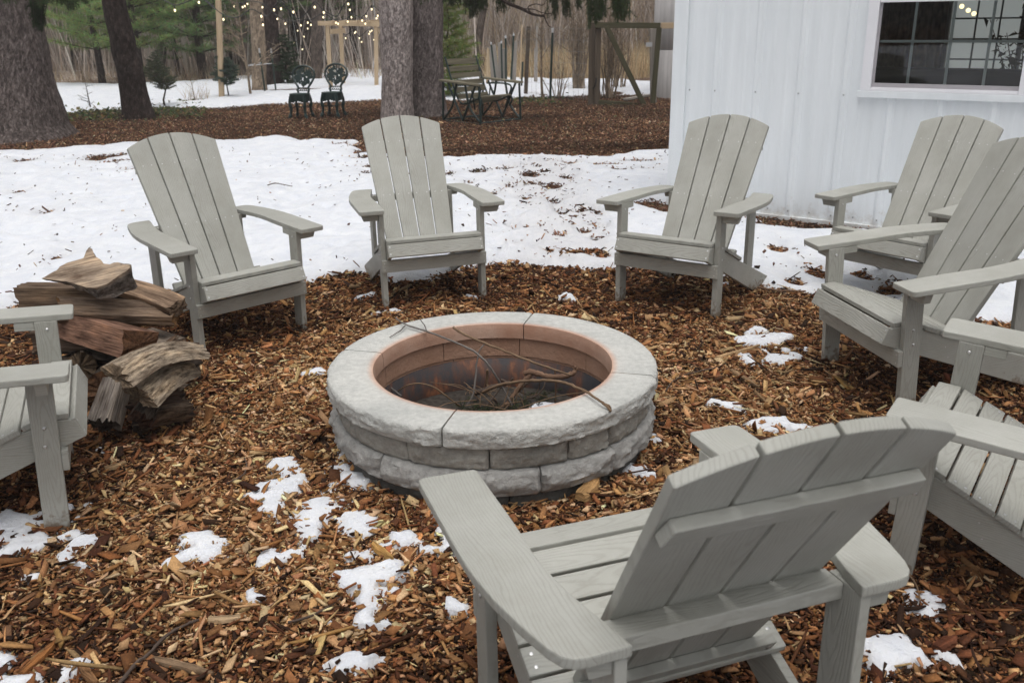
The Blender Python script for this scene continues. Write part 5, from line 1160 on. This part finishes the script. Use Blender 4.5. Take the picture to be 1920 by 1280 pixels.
# trunks at the edge of the woods
edge = [('pale brown straight trunk behind the tied larch', [(487, 174, 29), (486, 150, 25), (485, 90, 24), (480, 0, 22), (476, -200, 20)], 21.2, BARK_TAN, .2),
 ('thick dark trunk right of the pale brown one', [(516, 166, 42), (514, 150, 33), (510, 90, 27), (506, 0, 24), (500, -200, 20)], 22.6, BARK_DARK, .3),
 ('brown trunk rising behind the right iron chair', [(593, 156, 24), (593, 140, 20), (594, 60, 19), (594, 0, 18), (594, -150, 16)], 25, BARK_FAR, .2),
 ('wide grey trunk right of the young dark spruce', [(572, 150, 26), (571, 120, 24), (571, 60, 23), (571, 0, 22), (571, -150, 20)], 30, BARK_FAR, .1),
 ('tan trunk low behind the larch twigs', [(456, 152, 16), (456, 130, 14), (456, 90, 13), (456, 0, 12), (456, -120, 10)], 27, BARK_FAR, .1),
 ('leaning brown trunk above the black pipe', [(893, 130, 20), (896, 100, 14), (901, 50, 12), (908, 0, 12), (916, -150, 10)], 27.5, BARK_FAR, .3),
 ('grey trunk behind the crown right of the leaning dark tree', [(305, 150, 16), (304, 100, 14), (302, 40, 13), (300, 0, 13), (298, -150, 12)], 29, BARK_FAR, .1),
 ('slim grey trunk just left of the arbor', [(545, 148, 12), (545, 100, 10), (545, 50, 10), (545, 0, 9), (545, -150, 8)], 33, BARK_FAR, .1)]
for i, (lb, ax_, dp, mt, fl) in enumerate(edge): tree('forest_tree', lb, ax_, dp, mt, 'trunks at the edge of the woods', seed=30+i, flare=fl, rough=.04)

# ---- the leafless woods behind: separate trees of six shapes, then undergrowth
protos = [bare_tree(random.Random(60+i).uniform(9, 13), 34, 60+i, random.Random(80+i).uniform(.07, .14), .34, .75, 5, (0, 0), .12) for i in range(6)]
WOODM = [NT('grey_wood').set(.9, .1), NT('brown_wood').set(.9, .1), NT('pale_wood').set(.9, .1)]
for m_, (a, b) in zip(WOODM, (((.30, .26, .23), (.42, .37, .335)), ((.23, .185, .15), (.35, .285, .235)), ((.38, .335, .29), (.54, .48, .43)))):
    m_.color(m_.ramp(m_.noise(m_.coord(), 3, 4), [(.3, a), (.7, b)]))
first = []
g = random.Random(77); n_w = 0
for k_ in range(150):
    y = g.uniform(27.5, 62); x = g.uniform(-.58, .26)*y*1.0 + g.uniform(-1, 1)
    if -.03*y < x < .24*y and y < 37: continue
    i = len(first) % 6
    if len(first) < 18:
        o_ = protos[i].build('bare_tree', WOODM[len(first)//6].m); first.append(o_)
    else: o_ = first[g.randrange(18)].copy(); COL.objects.link(o_)
    o_.matrix_world = Matrix.Translation((x, y, float(hg(np.array(x), np.array(y)))-.05)) @ R(g.uniform(0, 6.28), 'Z') @ Matrix.Scale(g.uniform(.75, 1.25), 4)
    tag(o_, 'leafless slender tree in the grey-brown woods at the back', 'tree', 'leafless trees of the woods behind')
def stems(name, label, n, region, h, r_, cols, seed, lean=.18, seg=3, cat='undergrowth', keep=None, arch=.0):
    g = np.random.default_rng(seed); x0, x1, y0, y1 = region; x = g.uniform(x0, x1, n); y = g.uniform(y0, y1, n)
    if keep is not None: k_ = keep(x, y); x, y = x[k_], y[k_]; n = len(x)
    H = h[0]+(h[1]-h[0])*g.random(n)**1.6; z = hg(x, y); lx = g.normal(0, lean, n); ly = g.normal(0, lean, n); bx = g.normal(0, lean*.8+arch, n); by = g.normal(0, lean*.8+arch, n); rb = r_*g.lognormal(0, .4, n)
    a = g.uniform(0, 2*PI, n); V = []
    for s_ in range(seg+1):
        f = s_/seg; cx = x+lx*H*f+bx*H*f*f; cy = y+ly*H*f+by*H*f*f; cz = z-.02+H*f*(1-.12*f*abs(arch)*3); w_ = rb*(1-.8*f)
        for q in range(3): V.append(np.stack([cx+w_*np.cos(a+q*2.094), cy+w_*np.sin(a+q*2.094), cz], -1))
    V = np.stack(V, 1).reshape(-1, 3); nv = (seg+1)*3; f0 = []
    for s_ in range(seg):
        for q in range(3): f0.append([s_*3+q, s_*3+(q+1) % 3, (s_+1)*3+(q+1) % 3, (s_+1)*3+q])
    F = (np.arange(n)[:, None, None]*nv + np.array(f0)[None]).reshape(-1, 4)
    C = np.array(cols)[g.integers(0, len(cols), n)]*g.lognormal(0, .25, n)[:, None]; C = np.concatenate([np.clip(C, 0, .8), np.ones((n, 1))], 1)
    return tag(np_mesh(name, V, F, TWIG, attrs={'col': ('FLOAT_COLOR', np.repeat(C, nv, 0))}), label, cat, None, 'stuff')
GREYB = [(.46, .39, .345), (.55, .48, .43), (.36, .30, .26), (.62, .55, .50), (.50, .40, .33)]
TANB = [(.46, .36, .235), (.56, .45, .31), (.38, .29, .19), (.32, .24, .165)]
stems('woodland_undergrowth', 'dense grey-brown leafless undergrowth and twigs filling the woods', 15000, (-36, 16, 27, 60), (.8, 5.5), .014, GREYB, 3, .16, 4, keep=lambda x, y: (np.abs(x+.16*y) < .45*y))
stems('woodland_undergrowth', 'fine tangle of bare tan twigs in the thicket behind the fence', 9000, (-.5, 8, 28, 40), (.8, 4.6), .010, TANB+GREYB, 4, .28, 4, keep=lambda x, y: x < .24*y, arch=.2)
stems('dry_reeds', 'tall dry straw-coloured grass behind the fence and the snow', 11000, (-.6, 7.5, 23.2, 29), (.30, .85), .007, [(.62, .47, .29), (.52, .38, .22), (.68, .54, .35), (.42, .30, .18)], 5, .14, 3, 'grass', keep=lambda x, y: (x < .22*y) & (y > 23.2+.5*np.sin(x*2)))
stems('dead_grass', 'sparse dead stalks along the far edge of the snow', 2500, (-17, 0, 24.4, 28), (.15, .6), .005, TANB+[(.2, .1, .06)], 6, .35, 3, 'grass')
stems('grass_tuft', 'tuft of dead tan grass stalks in the snow by the thin sapling', 60, (gp(367, 188).x-.2, gp(367, 188).x+.25, gp(367, 188).y-.1, gp(367, 188).y+.2), (.2, .42), .004, TANB, 7, .3, 3, 'grass')
# ivy and grass at the foot of the left trees
g_ = np.random.default_rng(12); IV = []; IF = []; IC = []
for (u, v, su, sv, n) in ((150, 213, 34, 4, 900), (215, 211, 30, 4, 700), (300, 208, 36, 4, 900), (345, 196, 22, 3, 350), (180, 220, 60, 4, 500), (330, 214, 30, 4, 350), (1000, 192, 22, 3, 200), (770, 215, 10, 8, 160), (1010, 188, 30, 2, 120)):
    for _ in range(n):
        p = foot(u+g_.normal(0, su), v+g_.normal(0, sv)); p.z += .01 + abs(g_.normal(0, .03)); b = len(IV); a = g_.uniform(0, 6.28); s_ = g_.uniform(.022, .05); n3 = Vector((math.cos(a), math.sin(a), g_.normal(0, .5)))*s_; m3 = Vector((-math.sin(a), math.cos(a), g_.normal(0, .5)))*s_*.7
        IV += [p-n3, p+m3, p+n3, p-m3]; IF.append((b, b+1, b+2, b+3)); c = [(.085, .095, .045), (.13, .13, .06), (.19, .17, .09), (.055, .06, .035)][g_.integers(0, 4)]; IC += [(*[x*g_.uniform(.7, 1.3) for x in c], 1)]*4
tag(np_mesh('ivy', IV, np.array(IF), LEAF, attrs={'col': ('FLOAT_COLOR', np.array(IC))}), 'low olive-green ivy and weeds growing at the foot of the left trees', 'ivy', kind='stuff')

# ================================================================ things in the back yard
def mat_timber(name, a, b):
    t = NT(name).set(.85, .15); g = t.attr('gr'); n = t.noise(t.mapping(g, 'Vector', (2, 40, 40)), 1.0, 5, .6); t.color(t.ramp(n, [(.3, a), (.7, b)])); t.bump(n, .4, .006); return t.m
T_NEW = mat_timber('new_timber', (.43, .315, .195), (.58, .455, .31)); T_GREY = mat_timber('weathered_timber', (.24, .215, .19), (.40, .365, .325)); T_BROWN = mat_timber('brown_timber', (.085, .065, .05), (.15, .12, .09)); T_MOSS = mat_timber('mossy_timber', (.055, .052, .030), (.11, .10, .06)); T_SLAT = mat_timber('mossy_slats', (.13, .115, .08), (.27, .245, .175))
GREENP = plain('green_stake_paint', (.010, .028, .022), .5, .4, var=.3); WHITEP = plain('white_tip', (.50, .51, .52), .6, var=.05); IRON = plain('dark_green_iron', (.008, .026, .024), .42, .5, var=.35, scale=20)
def beam(mb, a, b, w_, d_=None, bev=.006, up=Vector((0, 0, 1))):
    a, b = Vector(a), Vector(b); t = (b-a); L = t.length; t.normalize(); ref = up if abs(t.dot(up)) < .9 else Vector((1, 0, 0)); x = t.cross(ref).normalized(); y = x.cross(t); m = (a+b)/2
    M = Matrix(((x.x, y.x, t.x, m.x), (x.y, y.y, t.y, m.y), (x.z, y.z, t.z, m.z), (0, 0, 0, 1))); mb.board((w_, d_ or w_, L), M, bev)
def post(name, label, fu, fv, tu, tv, wpx, mat, depth=None, group=None, cat='post', tip=None):
    f = foot(fu, fv, depth); y = f.y; t = at(tu, tv, y); w_ = wpx*y/CAM_F; mb = MB(); beam(mb, f-Vector((0, 0, .1)), t, w_, w_, min(.008, w_*.12)); o_ = tag(mb.build(name, mat), label, cat, group)
    if tip:
        mb = MB(); d = (t-f).normalized(); beam(mb, t+d*.004, t+d*tip, w_*.9, w_*.9, .002); mb.build('painted_tip', WHITEP, o_)
    return o_
post('light_post', 'tall new tan wooden post carrying the string lights', 415, 187, 404, -150, 8.5, T_NEW)
FG = 'fence posts'
post('fence_post', 'thick brown wooden fence post left of the tall green stake', 985, 181, 991, 50, 7, T_BROWN, group=FG)
post('fence_stake', 'tall green metal stake with pale tip, alone right of the brown fence post', 1031, 187, 1036, 62, 4, GREENP, group='green metal fence stakes', cat='stake', tip=.09)
for i, (lb, a) in enumerate((('leaning green stake at the left end of the stake row', (931, 152, 921, 84, 3.2)), ('second green stake from the left in the row', (942, 157, 940, 82, 3)), ('green stake in the middle of the row, beside a wide grey board', (949, 160, 948, 72, 3.4)), ('tallest leaning green stake of the row, next to the brown post', (957, 160, 963, 68, 3.6)), ('short dark green stake touching the thick brown post', (977, 166, 980, 116, 3.2)))):
    post('fence_stake', lb, *a, GREENP, depth=21.8 if i != 4 else 20.5, group='green metal fence stakes', cat='stake', tip=None if i == 4 else .055)
for lb, a, mt in (('yellowish short post at the left end of the fence row', (913, 128, 916, 91, 4.5), T_NEW), ('leaning grey fence board right of the yellowish post', (925, 150, 919, 88, 4.5), T_GREY), ('second leaning grey board of the fence row', (935, 153, 926, 84, 5), T_GREY), ('narrow grey board between two green stakes', (938, 157, 937, 80, 5), T_GREY), ('wide grey board in the middle of the fence row', (944.5, 160, 945, 92, 9), T_GREY), ('pale grey board right of the tallest stake', (963, 160, 966, 78, 5.5), T_GREY), ('thin pale pole behind the brown fence post', (975, 150, 978.5, 47, 2), T_NEW), ('tall pale pole right of the brown fence post', (1004, 150, 1007, 45, 3), T_GREY), ('stout whitish post stub below the tall pale pole', (1004, 150, 1005, 90, 5), T_GREY)):
    a = (*a[:4], a[4]*1.3); post('fence_post', lb, *a, mt, depth=22.0 if a[4] > 3.2 else 22.8, group=FG)
mb = MB(); a, b = foot(985, 181), foot(1108, 194)
for k_ in range(7): mb.tube([a+Vector((0, 0, .1+.2*k_)), b+Vector((0, 0, .1+.2*k_))], [.0022]*2, 3)
for k_ in range(14): p = a.lerp(b, (k_+.5)/14); mb.tube([p, p+Vector((0, 0, 1.3))], [.002]*2, 3)
tag(mb.build('wire_fence', plain('galvanised_wire', (.3, .3, .3), .5, .4, .5)), 'thin wire fence strung from the brown post to the gate', 'fence')
# stakes tied to the larch
for lb, a in (('left of the two green garden stakes beside the larch', (498, 177, 487, 100, 2.6)), ('right green garden stake with a white strap by the larch', (518, 175, 509, 100, 2.6))): post('garden_stake', lb, *a, GREENP, group='garden stakes tying the larch', cat='stake', tip=.10)
mb = MB(); y0 = gp(470, 180).y; mb.tube([at(462, 123, y0), at(490, 118, gp(498, 177).y)], [.007, .007], 4); mb.tube([at(462, 124, y0), at(511, 119, gp(518, 175).y), at(513, 128, gp(518, 175).y)], [.008, .010, .012], 4); tag(mb.build('tie_strap', WHITEP), 'white strap tying the larch to its green stakes', 'strap')
# gate
GY0 = 16.5; gt = empty('garden_gate', loc=gp(1115, 196)); tag(gt, 'mossy wooden gate frame with a diagonal brace beside the concrete silo', 'gate'); og = Vector(gt.location)
def gpart(name, pts, w_, d_, mat, dy=0):
    mb = MB(); a, b = [at(u, v, GY0+dy)-og for u, v in pts]; beam(mb, a, b, w_, d_, .006); return mb.build(name, mat, gt)
gpart('gate_post', [(1108.5, 198), (1111, 43)], .085, .115, T_BROWN); gpart('gate_post', [(1225, 196), (1224, 54)], .075, .11, T_GREY, .2)
gpart('gate_stile', [(1119, 196), (1122, 44)], .06, .10, T_BROWN, -.06); gpart('gate_stile', [(1224, 194), (1236, 52)], .06, .085, T_MOSS, -.02)
gpart('gate_rail', [(1115, 47.5), (1238, 48.5)], .045, .095, T_MOSS, -.13); gpart('gate_rail', [(1122, 192), (1212, 199)], .045, .08, T_MOSS, -.10); gpart('gate_brace', [(1137, 50), (1208, 198)], .05, .088, T_MOSS, -.18)
gpart('lintel', [(1239, 48.5), (1300, 48)], .05, .10, T_NEW, -.02)
mb = MB(); mb.board((.11, .006, .075), Matrix.Translation(at(1217, 84, GY0-.06)-og) , .001); mb.build('sign_plate', WHITEP, gt)
mb = MB(); pa = [at(1112, 167, GY0-.1)-og, at(1116, 160, GY0-.13)-og, at(1119, 146, GY0-.13)-og]; mb.tube(pa, [.012]*3, 6); mb.build('handle', BLACK, gt)
# silo
CONC = NT('concrete').set(.9, .15); mp = CONC.coord('Object', (1, 1, .5)); CONC.color(CONC.mix(CONC.ramp(CONC.noise(mp, 3, 6, .6), [(.3, (.40, .385, .38)), (.7, (.55, .53, .52))]), CONC.ramp(CONC.noise(CONC.coord('Object', (7, 7, .35)), 1.5, 4), [(.3, (.72,)*3), (.6, (1.05,)*3)]), .8, 'MULTIPLY')); CONC.bump(CONC.noise(mp, 30, 4), .3, .01)
V = []; F = []; n = 40; ctr = at(1305, 190, 18.0); R0 = ctr.x - at(1222, 190, 18.0).x
lev = []
for k_ in range(8): z = .92*k_; lev += [(z+.006, 0), (z+.905, 0), (z+.910, -.012), (z+.916, -.012)]
for z, dr in lev: V += [(ctr.x+(R0+dr)*math.cos(2*PI*k_/n), ctr.y+(R0+dr)*math.sin(2*PI*k_/n), z-.04) for k_ in range(n)]
F = [(i*n+k_, i*n+(k_+1) % n, (i+1)*n+(k_+1) % n, (i+1)*n+k_) for i in range(len(lev)-1) for k_ in range(n)] + [tuple(range((len(lev)-1)*n, len(lev)*n))]
tag(np_mesh('concrete_silo', V, F, CONC.m, smooth=True), 'round grey concrete silo between the gate and the white building', 'silo')
# black pipe
mb = MB(); mb.tube([at(848, 124, 26), at(906, 121, 25.6)], [.20, .20], 20); o_ = mb.build('drain_pipe', plain('black_pipe', (.035, .032, .036), .7, .2, var=.3), None, True); tag(o_, 'big black plastic pipe lying behind the wooden glider seat', 'pipe')
mb = MB(); beam(mb, gp(1172, 190)+Vector((0, 0, .03)), gp(1214, 184)+Vector((0, 0, .05)), .09, .04); tag(mb.build('board', T_GREY), 'grey board lying on the ground behind the gate brace', 'board')
# arbor
ab = empty('timber_arbor', loc=gp(706, 165)); tag(ab, 'new tan timber arbor with four posts under the string lights', 'arbor'); oa = Vector(ab.location); AY = oa.y
def apart(name, a, b, w_, d_=None):
    mb = MB(); beam(mb, a-oa, b-oa, w_, d_, .005); return mb.build(name, T_NEW, ab)
fl_ = at(620, 160, AY); fl_.z = 0; ft_ = at(614, 49, AY); frb = Vector((oa.x, AY, 0)); frt = at(705, 48, AY); BK = Vector((.13, .95, 0))
apart('post', fl_, ft_, .088); apart('post', frb, frt, .088); apart('post', fl_+BK, ft_+BK, .088); apart('post', frb+BK, frt+BK, .088)
apart('beam', at(596, 44, AY-.06), at(724, 46, AY-.06), .04, .10); apart('beam', at(596, 44, AY-.06)+BK*1.1, at(724, 46, AY-.06)+BK*1.1, .04, .10)
for p in (ft_, frt): apart('side_rail', p+Vector((.08, -.05, -.12)), p+BK+Vector((.08, .05, -.12)), .045, .11)
for f in (.15, .4, .65, .9): p = ft_.lerp(frt, f)+Vector((0, 0, .09)); apart('cross_slat', p-BK*.2, p+BK*1.2, .035, .05)
# string lights
def string_lights(label, depth, wire, bulbs, size=1.0):
    mb = MB(); sp = smooth_path([at(u, v, depth) for u, v in wire], 6); mb.tube(sp, [.0085*size]*len(sp), 4, cap=False); o_ = tag(mb.build('string_lights', BLACK), label, 'string lights', 'strings of warm bulbs')
    for u, v in bulbs:
        c = at(u, v, depth); V, F = ball(c, .016*size, .023*size); b_ = np_mesh('bulb', V, F, BULBG, o_, smooth=True)
        mb = MB(); mb.tube([c+Vector((0, 0, .022*size)), c+Vector((0, 0, .065*size))], [.014*size, .013*size], 6); mb.build('bulb_socket', BLACK, b_)
string_lights('string of warm bulbs sagging left of the tan wooden light post', 17.5, [(285, -10), (312, 3), (328, 10), (345, 6), (373, -4), (390, 4), (405, 18)], [(328, 20), (373, 5)], 1.15)
string_lights('string of bulbs running from the light post across the pale brown trunk', 18.5, [(380, -2), (400, 14), (419, 28), (445, 33), (470, 18), (490, 27), (503, 30), (515, 12), (526, 3), (540, 18), (552, 32), (562, 35), (575, 24), (590, 4), (604, 18), (618, 26), (632, 31), (642, 14), (654, -2)], [(419, 37), (490, 31), (514, 19), (527, 17), (550, 23), (590, 14), (607, 24), (493, 47), (653, 8)], 1.1)
string_lights('upper back string of bulbs behind the larch top', 21, [(425, -2), (439, 5), (455, 6), (464, 2), (492, 7), (520, 30), (535, 38), (564, 40), (577, 35), (583, 38), (606, 26), (630, 38), (652, 34), (659, 26), (679, 32), (697, 12), (712, 22)], [(439, 12), (455, 14), (459, 12), (464, 8), (492, 14), (520, 36), (535, 45), (564, 48), (577, 43), (583, 47), (606, 33), (630, 43), (634, 45), (652, 41), (659, 33), (656, 19), (679, 39), (685, 45), (687, 31), (697, 18), (706, 35), (708, 30)])
string_lights('lower far string of small bulbs seen under the arbor beam', 25, [(540, 70), (551, 74), (566, 86), (570, 62), (591, 54), (622, 36), (638, 54), (648, 66), (665, 56), (674, 69), (694, 54), (701, 68), (712, 60)], [(551, 80), (567, 93), (570, 69), (591, 61), (558, 58), (577, 54), (622, 41), (638, 61), (648, 72), (665, 62), (667, 60), (674, 72), (678, 79), (692, 64), (694, 60), (697, 58), (701, 75)], .95)

# cast-iron chairs
def iron_chair():
    root = empty('iron_chair'); H = .44
    mb = MB(); n = 28; outl = [(.192*math.cos(2*PI*k_/n), .190*math.sin(2*PI*k_/n)) for k_ in range(n)]; mb.prism(outl, H-.02, H+.005, Matrix.Identity(4), .006); seat_ = mb.build('seat', IRON, root)
    mb = MB()
    for k_ in range(n):
        a0, a1 = 2*PI*k_/n, 2*PI*(k_+1)/n; d = .10+.035*abs(math.sin(k_*PI/7)); mb.add([(.190*math.cos(a0), .188*math.sin(a0), H-.018), (.190*math.cos(a1), .188*math.sin(a1), H-.018), (.184*math.cos(a1), .182*math.sin(a1), H-.018-d), (.184*math.cos(a0), .182*math.sin(a0), H-.018-d)], [(0, 1, 2, 3)])
    mb.build('apron', IRON, root)
    for sx in (1, -1):
        for sy in (1, -1):
            x, y = sx*.122, sy*.118; mb = MB(); mb.tube(smooth_path([(x, y, H-.03), (x*1.25, y*1.25, H-.14), (x*1.12, y*1.15, .18), (x*1.25, y*1.3, .06), (x*1.5, y*1.5, 0)], 4), [.034, .036, .028, .026, .024, .023]*3 + [.020]*5, 7); mb.build('leg', IRON, root)
    mb = MB()
    for sx in (1, -1): mb.tube([(sx*.145, .14, .2), (-sx*.145, -.14, .2)], [.008, .008], 5)
    mb.build('stretcher', IRON, root)
    # balloon back with a lattice of leaves
    def bp(x, z): return (x*1.12, -.165-.12*(z-H)/.44, H+(z-H)*1.08)
    ring_ = [(-.085, H-.01), (-.10, H+.05), (-.095, H+.10), (-.15, H+.18), (-.195, H+.28), (-.175, H+.37), (-.10, H+.43), (0, H+.45), (.10, H+.43), (.175, H+.37), (.195, H+.28), (.15, H+.18), (.095, H+.10), (.10, H+.05), (.085, H-.01)]
    mb = MB(); mb.tube(smooth_path([bp(*p) for p in ring_], 4), [.020]*100, 6)
    mb.tube([bp(-.095, H+.085), bp(.095, H+.085)], [.009, .009], 5); mb.tube([bp(-.095, H+.035), bp(.095, H+.035)], [.009, .009], 5)
    for k_ in range(6): x = -.09+.036*k_; mb.tube([bp(x, H+.035), bp(x+.018, H+.085), bp(x+.036, H+.035)], [.006]*3, 4)
    frame_ = mb.build('back_frame', IRON, root)
    mb = MB(); g = random.Random(2)
    for a in range(0, 11):
        th = PI*(a/10); e = (.178*math.cos(th)*.98, H+.27+.165*math.sin(th)); mb.tube(smooth_path([bp(0, H+.10), bp(e[0]*.5+.02*math.sin(a*2), (H+.10+e[1])/2+.02), bp(*e)], 4), [.009]*20, 5)
    for k_ in range(95):
        th = g.uniform(0, 2*PI); rr_ = math.sqrt(g.random()); x, z = .155*rr_*math.cos(th), H+.275+.14*rr_*math.sin(th); s_ = g.uniform(.014, .028); a = g.uniform(0, 6.28); P = [Vector(bp(x+s_*q*math.cos(a+da), z+s_*q*math.sin(a+da))) for q, da in ((1.5, 0), (.8, 1.2), (1.2, 2.6), (.8, 4.2), (1, 5.3))]; off = Vector((0, .006, 0))
        mb.add([p+off for p in P]+[p-off for p in P], [(0, 1, 2, 3, 4), (9, 8, 7, 6, 5)]+[(i, (i+1) % 5, 5+(i+1) % 5, 5+i) for i in range(5)])
    mb.build('back_lattice', IRON, root); return root
ic = iron_chair(); f = foot(566, 221); ic.matrix_world = Matrix.Translation(f+Vector((0, 0, .02))) @ R(rad(168), 'Z') @ Matrix.Scale(.86, 4); tag(ic, 'dark green cast iron chair with leafy back, the left one of the pair', 'chair', 'pair of green iron chairs')
ic2 = copy_tree(ic); f = foot(626, 219); ic2.matrix_world = Matrix.Translation(f+Vector((0, 0, .02))) @ R(rad(166), 'Z') @ Matrix.Scale(.88, 4); tag(ic2, 'dark green cast iron chair, the right one in front of the arbor', 'chair')
# wooden glider seat on a green iron frame
def glider():
    root = empty('glider_seat'); Wd = .30
    def bx(mb, a, b, w_, d_): beam(mb, a, b, w_, d_, .003)
    for k_ in range(5):
        mb = MB() if k_ == 0 else mb; y = .30-.105*k_; bx(mb, (-Wd, y, .40-.03*k_), (Wd, y, .40-.03*k_), .085, .020)
    mb.build('seat_slats', T_SLAT, root); mb = MB()
    for k_ in range(6): z = .38+.10*k_; bx(mb, (-Wd*.98, -.20-.05*k_-.01, z), (Wd*.98, -.20-.05*k_-.01, z), .018, .075 if k_ < 5 else .085)
    mb.build('back_slats', T_SLAT, root)
    for s in (1, -1):
        x = s*.40; mb = MB(); bx(mb, (x, .46, .58), (x, -.46, .62), .10, .028); mb.build('armrest', T_SLAT, root)
        mb = MB()
        for P in ([(x, .42, .57), (x, .44, .02)], [(x, -.42, .60), (x, -.46, .02)], [(x, .44, .02), (x, -.46, .02)], [(x, .10, .58), (x, .20, .25), (x, .44, .04)], [(x, -.10, .59), (x, -.22, .25), (x, -.45, .04)], [(x, .34, .57), (x, .02, .05)], [(x, -.30, .58), (x, .02, .05)]): mb.tube(smooth_path(P, 4), [.017]*30, 6)
        xi = s*.305; mb.tube(smooth_path([(xi, -.47, .95), (xi, -.30, .55), (xi, -.16, .32), (xi, 0, .29), (xi, .30, .38), (xi, .36, .33), (xi, .30, .24)], 5), [.014]*60, 6); mb.tube(smooth_path([(xi, .28, .38), (xi, .34, .52), (xi, .18, .56), (xi, -.22, .55)], 5), [.013]*60, 6)
        for yy in (.25, -.25): mb.tube([(x, yy, .50), (xi, yy*.8, .22)], [.011, .011], 5)
        mb.build('side_frame', IRON, root)
    mb = MB(); mb.tube([(-.40, .43, .04), (.40, .43, .04)], [.014]*2, 6); mb.tube([(-.40, -.45, .04), (.40, -.45, .04)], [.014]*2, 6); mb.build('cross_bar', IRON, root); return root
gl = glider(); f = foot(904, 226); gl.matrix_world = Matrix.Translation(f) @ R(rad(-138), 'Z'); tag(gl, 'weathered wooden glider seat on a green iron frame right of the double trunk', 'bench')

# ================================================================ thin haze volume, added to lift the dark woods
hz = bpy.data.materials.new('woods_lift_haze'); hz.use_nodes = True; t = hz.node_tree; t.nodes.clear(); o_ = t.nodes.new('ShaderNodeOutputMaterial'); pv = t.nodes.new('ShaderNodeVolumePrincipled')
pv.inputs['Color'].default_value = (.93, .90, .88, 1); pv.inputs['Density'].default_value = .0026; pv.inputs['Anisotropy'].default_value = .1; t.links.new(pv.outputs[0], o_.inputs['Volume'])
mb = MB(); mb.board((470, 350, 52), T(0, 102, 24), 0); o = mb.build('haze', hz); tag(o, kind='stuff'); o['label'] = 'thin winter haze added to pale the dark far woods'; o['category'] = 'haze'
